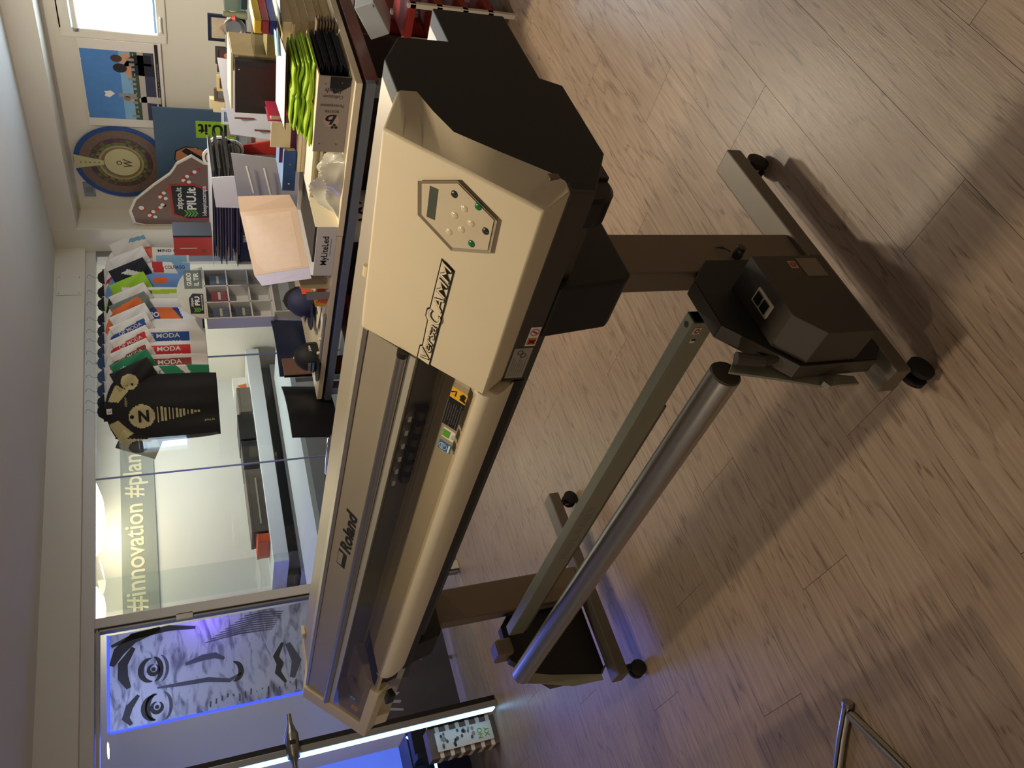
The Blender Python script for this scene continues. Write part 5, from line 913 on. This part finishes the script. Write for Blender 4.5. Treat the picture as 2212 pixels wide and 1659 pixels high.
cbx = thing('cream_box', 'cream notched card box behind the blue photo frame', 'box', (4.66, 3.06, SBZ)); MB().prism([(3.025, SBZ), (3.12, SBZ), (3.12, 1.215), (3.095, 1.215), (3.095, 1.235), (3.03, 1.235)], 'x', 4.66, 4.70).build('box', mat('cream_card', (240, 222, 170), .6), cbx, .002); MB().box(4.657, 4.66, 3.05, 3.10, SBZ + .04, SBZ + .12).build('panel', mat('cream2', (226, 206, 150), .6), cbx)  # box in a plain pale cream
pn = thing('silver_dish', 'round silver dish standing on edge on the sideboard', 'dish', (4.58, 2.50, SBZ))
MB().lathe([(0, .0), (.04, .0), (.046, -.012), (.060, -.016), (.064, -.012), (.052, .008), (0, .012)], (4.575, 2.50, SBZ + .066), 'x', 28).build('bowl', M_alu, pn, smooth=True)
for a in (.6, 2.7): MB().box(4.562, 4.572, 2.50 + .066 * cos(a) - .012, 2.50 + .066 * cos(a) + .012, SBZ + .066 + .066 * sin(a) - .012, SBZ + .066 + .066 * sin(a) + .012).build('handle', M_white, pn, .004)
fg = thing('figurine', 'small green and red figurine beside the glass tank', 'figurine', (4.58, 2.42, SBZ)); MB().lathe([(0, 0), (.022, 0), (.018, .05), (.012, .08), (.018, .10), (.014, .125), (0, .135)], (4.56, 2.415, SBZ + .001), 'z', 14).build('figure', mat('fig_green', (120, 124, 96), .6, noise=.3), fg, smooth=True); MB().lathe([(0, 0), (.02, .004), (.012, .02), (0, .024)], (4.55, 2.43, SBZ + .06), 'z', 12).build('red_flower', mat('fig_red', (190, 70, 66), .5), fg)
tk = thing('glass_tank', 'small glass display tank at the near end of the sideboard', 'tank', (4.62, 2.33, SBZ)); MB().box(4.54, 4.72, 2.22, 2.385, SBZ + .004, SBZ + .12).build('glass', glass('tank_glass', (190, 205, 200)), tk); MB().box(4.55, 4.71, 2.23, 2.375, SBZ + .001, SBZ + .03).build('gravel', mat('gravel', (80, 86, 90), .7, noise=.4, nscale=60), tk)
for k, (y, z1, c, lb) in enumerate(((2.60, 1.145, (136, 130, 112), 'grey envelope bundle behind the silver dish'), (2.64, 1.12, (120, 112, 92), 'olive file behind the pink box'))): tt = thing('file_bundle', lb, 'files', (4.57, y, SBZ)); MB().box(4.56, 4.62, y - .06, y + .02, SBZ + .0005, z1).build('sheets', mat('bund%d' % k, c, .6, noise=.1), tt, .002); MB().box(4.555, 4.56, y - .055, y + .015, SBZ + .01, z1 - .02).build('cover', mat('bund%d' % k, c, .6), tt)
cu = thing('paper_cup', 'white paper cup and lid in front of the sideboard', 'cup', (3.95, 2.12, DT)); MB().lathe([(0, 0), (.03, 0), (.04, .20), (.044, .21), (0, .212)], (3.98, 2.14, DT + .001), 'z', 20).build('cup', W, cu, smooth=True); MB().lathe([(.045, 0), (.045, .012), (0, .014)], (3.98, 2.14, DT + .212), 'z', 20).build('lid', W, cu)
pt = thing('clear_tub', 'clear plastic tub with yellow contents on the catalogues', 'tub', (3.62, 2.03, .986)); MB().box(3.545, 3.70, 1.945, 2.075, .9865, 1.10).build('tub', glass('tub_plastic', (214, 216, 210), 1.3), pt); MB().box(3.552, 3.69, 1.952, 2.068, .988, 1.045).build('contents', mat('yellow_mix', (190, 172, 120), .7, noise=.4, nscale=40), pt)
bm = tag(MB().quadslab([(3.33, 1.82, 1.034), (3.29, 1.91, 1.028), (3.35, 1.94, 1.030), (3.39, 1.84, 1.036)], .004).build('face_mask', mat('mask_blue', (150, 196, 230), .7)), 'pale blue paper face mask on the flyers', 'mask')
pkb = thing('pink_box', 'black box with pink stripes beside the clear tub', 'box', (3.9, 2.2, DT)); MB().box(3.86, 3.98, 2.19, 2.27, DT + .001, 1.10).build('box', mat('box_plum', (44, 26, 40), .5), pkb, .002); MB().box(3.858, 3.86, 2.192, 2.268, 1.05, 1.058).build('stripe', mat('pinkline', (214, 70, 140), .5), pkb)
for k in range(2): MB().lathe([(0, 0), (.016, 0), (.020, .05), (.018, .09), (0, .09)], (3.93, 2.665 + .045 * k, DT + .20), 'z', 16).build('jar', mat('amber_jar', (120, 74, 34), .3), None, smooth=True)
for k, o in enumerate([o for o in bpy.data.objects if o.name.startswith('jar')]): o.location.z -= .199; tag(o, ('near' if k == 0 else 'far') + ' amber glass jar behind the magenta binder', 'jar', 'amber jars'); o.name = 'amber_jar'
# ---------------------------------------------------------------- chairs beyond the desk
def side_chair(lb, loc, rz, c, arm=True):
    tt = thing('visitor_chair', lb, 'chair', (0, 0, 0), rz, loc=loc); m = mat('chair%d_%d_%d' % c, c, .35)
    MB().loft([[(x, .20 + .02 * (x * x / .05) * 0 - .05 * (x / .24) ** 2 + .10 * (z - .66), z) for x in (-.24, -.16, -.08, 0, .08, .16, .24)] + [(x, .212 - .05 * (x / .24) ** 2 + .10 * (z - .66), z) for x in (.24, .16, .08, 0, -.08, -.16, -.24)] for z in (.66, .70, .80, .90, .945)]).build('backrest', m, tt, smooth=True)
    MB().box(-.23, .23, -.22, .20, .43, .46).build('seat', m, tt, .012)
    for s in (-1, 1):
        MB().tube([(s * .23, -.20, .005), (s * .23, -.20, .43)], .011, 10).build('leg', M_chrome, tt, smooth=True); MB().tube([(s * .23, .24, .005), (s * .23, .20, .45), (s * .20, .21, .68)], .011, 10).build('leg', M_chrome, tt, smooth=True)
        if arm: MB().tube([(s * .245, .20, .62), (s * .25, .19, .70), (s * .25, .15, .73), (s * .25, .0, .735), (s * .25, -.14, .735)], .011, 10).build('arm', M_chrome, tt, smooth=True); MB().tube([(s * .25, -.14, .735), (s * .25, -.19, .733)], .015, 10).build('arm_tip', M_blackp, tt)
    return tt
side_chair('black visitor chair with chrome armrest beyond the far end of the desk', (2.90, 4.20, 0), radians(194), (22, 22, 26))
side_chair('dark navy visitor chair behind the caps', (3.50, 4.255, 0), radians(180), (34, 42, 70), False)
brn = thing('brown_board', 'small brown board leaning between the two visitor chairs', 'board', (3.20, 4.0, 0)); MB().box(3.20, 3.34, 3.995, 4.008, .0, .925).build('board', mat('brown_board', (110, 78, 66), .6), brn); MB().box(3.196, 3.202, 3.993, 4.010, 0, .927).build('edge', M_blackp, brn)
# ---------------------------------------------------------------- under and beside the desk
cw = thing('spotted_bin', 'white bin with black spots under the desk', 'bin', (3.30, 2.83, 0)); MB().lathe([(0, 0), (.12, 0), (.14, .60), (.144, .64), (.13, .64), (.125, .05), (0, .04)], (3.34, 2.83, 0), 'z', 28).build('bin', mat('bin_white', (226, 226, 224), .5), cw, smooth=True)
for k in range(10):
    a = pi + random.Random(k).uniform(-1.2, 1.2); z = random.Random(k + 50).uniform(.3, .6); r = .12 + .02 * z / .6 + .002; c = (3.34 + r * cos(a), 2.83 + r * sin(a), z); disc(cw, c, (sin(a), -cos(a), 0), (0, 0, 1), .028, K, 'spot', .004, 14, ry=.02)
for k, (y0, y1, z0, z1, c, lb) in enumerate(((3.56, 3.78, .0, .56, (206, 104, 40), 'orange storage box under the far desk half'), (3.2, 3.46, .0, .50, (130, 92, 60), 'brown carton between the spotted bin and orange box'), (2.0, 2.5, .0, .45, (70, 62, 56), 'dark crate under the near desk half'))):
    tt = thing('storage_box', lb, 'box', (3.3, (y0 + y1) / 2, 0), group='boxes under the desk'); MB().box(3.18, 3.46, y0, y1, z0, z1 - .03).build('body', mat('sto%d' % k, c, .6), tt, .004); MB().box(3.17, 3.47, y0 - .01, y1 + .01, z1 - .03, z1).build('lid', mat('sto%d' % k, c, .6), tt, .004)
for k, (x0, x1, y0, y1, z0, z1, c, lb) in enumerate(((3.62, 3.95, 1.86, 2.10, .0, .58, (150, 40, 34), 'tall red carton under the near desk corner'), (3.60, 3.86, 1.73, 1.80, .0, .44, (186, 184, 186), 'flat pale carton standing in front of the red carton'))):
    tt = thing('floor_carton', lb, 'carton', ((x0 + x1) / 2, (y0 + y1) / 2, z0)); MB().box(x0, x1, y0, y1, z0, z1).build('body', mat('flo%d' % k, c, .6), tt, .003); MB().box(x0 + .002, x1 - .002, (y0 + y1) / 2 - .002, (y0 + y1) / 2 + .002, z1 - .0005, z1 + .001).build('seam', M_dkbrown, tt)
tl = thing('tilted_carton', 'pale grey carton leaning at an angle under the desk corner', 'carton', (3.3, 1.72, .52))
MB().quadslab([(3.28, 1.62, .655), (3.28, 1.755, .565), (3.42, 1.745, .53), (3.47, 1.60, .61)], .09).build('body', mat('tilt_grey', (176, 182, 190), .6), tl, .004); MB().quadslab([(3.278, 1.635, .6565), (3.278, 1.645, .650), (3.41, 1.635, .624), (3.41, 1.625, .630)], .001).build('flap_line', M_dkbrown, tl)
st_ = thing('shoe_rack', 'low red slatted rack carrying the tilted carton beside the desk', 'rack', (3.4, 1.7, 0))
for z in (.10, .22, .34, .46): MB().box(3.30, 3.56, 1.62, 1.80, z, z + .03).build('slat', mat('rack_red', (150, 44, 38), .5), st_, .003)
for x in (3.30, 3.54):
    for y in (1.62, 1.78): MB().box(x, x + .02, y, y + .02, 0, .50).build('post', M_wall, st_)
oc = thing('office_chair', 'black swivel office chair at the near end of the desk', 'chair', (3.72, 1.45, 0))
for k in range(5):
    a = radians(146 + 72 * k); e = (3.72 + .30 * cos(a), 1.38 + .30 * sin(a)); MB().tube([(3.72, 1.38, .13), (3.72 + .15 * cos(a), 1.38 + .15 * sin(a), .12), (e[0], e[1], .085)], [.028, .022, .016], 10).build('base_leg', M_blackp, oc, smooth=True)
    MB().lathe([(0, -.025), (.026, -.025), (.030, -.02), (.030, -.004), (.02, 0), (.030, .004), (.030, .02), (.026, .025), (0, .025)], (e[0], e[1], .031), 'y', 18).build('caster', M_rubber, oc, smooth=True); MB().cyl((e[0], e[1], .04), (e[0], e[1], .09), .008, 8).build('caster_stem', M_steel, oc)
MB().cyl((3.72, 1.38, .10), (3.72, 1.38, .42), .025, 14).build('gas_lift', M_blackp, oc); MB().box(3.50, 3.97, 1.12, 1.59, .43, .51).build('seat', mat('chair_fabric', (18, 20, 26), .9), oc, .03); MB().box(3.93, 4.0, 1.14, 1.57, .58, 1.05).build('backrest', mat('chair_fabric', (18, 20, 26), .9), oc, .03); MB().tube([(3.93, 1.36, .45), (4.01, 1.36, .50), (4.01, 1.36, .65)], .018, 10).build('back_strut', M_blackp, oc)
# ---------------------------------------------------------------- chrome chair at the left edge
sc = thing('chrome_chair', 'chrome tube chair frame cropped at the lower left edge', 'chair', (-.05, 1.85, 0))
MB().tube([(.235, 1.775, .0135), (.18, 1.85, .0135), (-.02, 2.10, .0135), (-.14, 2.22, .0135)], .0125, 12).build('floor_runner', M_chrome, sc, smooth=True); MB().tube([(.243, 1.765, .0135), (.235, 1.775, .0135)], .0140, 12).build('runner_cap', M_alu, sc)
MB().tube([(.215, 1.78, .0135), (.05, 1.69, .0135), (-.20, 1.56, .0135)], .0125, 12).build('floor_runner', M_chrome, sc, smooth=True)
MB().tube([(-.14, 2.22, .0135), (-.14, 2.22, .46)], .0125, 12).build('leg', M_chrome, sc, smooth=True); MB().tube([(-.20, 1.56, .0135), (-.20, 1.56, .46)], .0125, 12).build('leg', M_chrome, sc, smooth=True)
MB().box(-.50, -.10, 1.50, 2.26, .46, .50).build('seat', M_blackp, sc, .015)
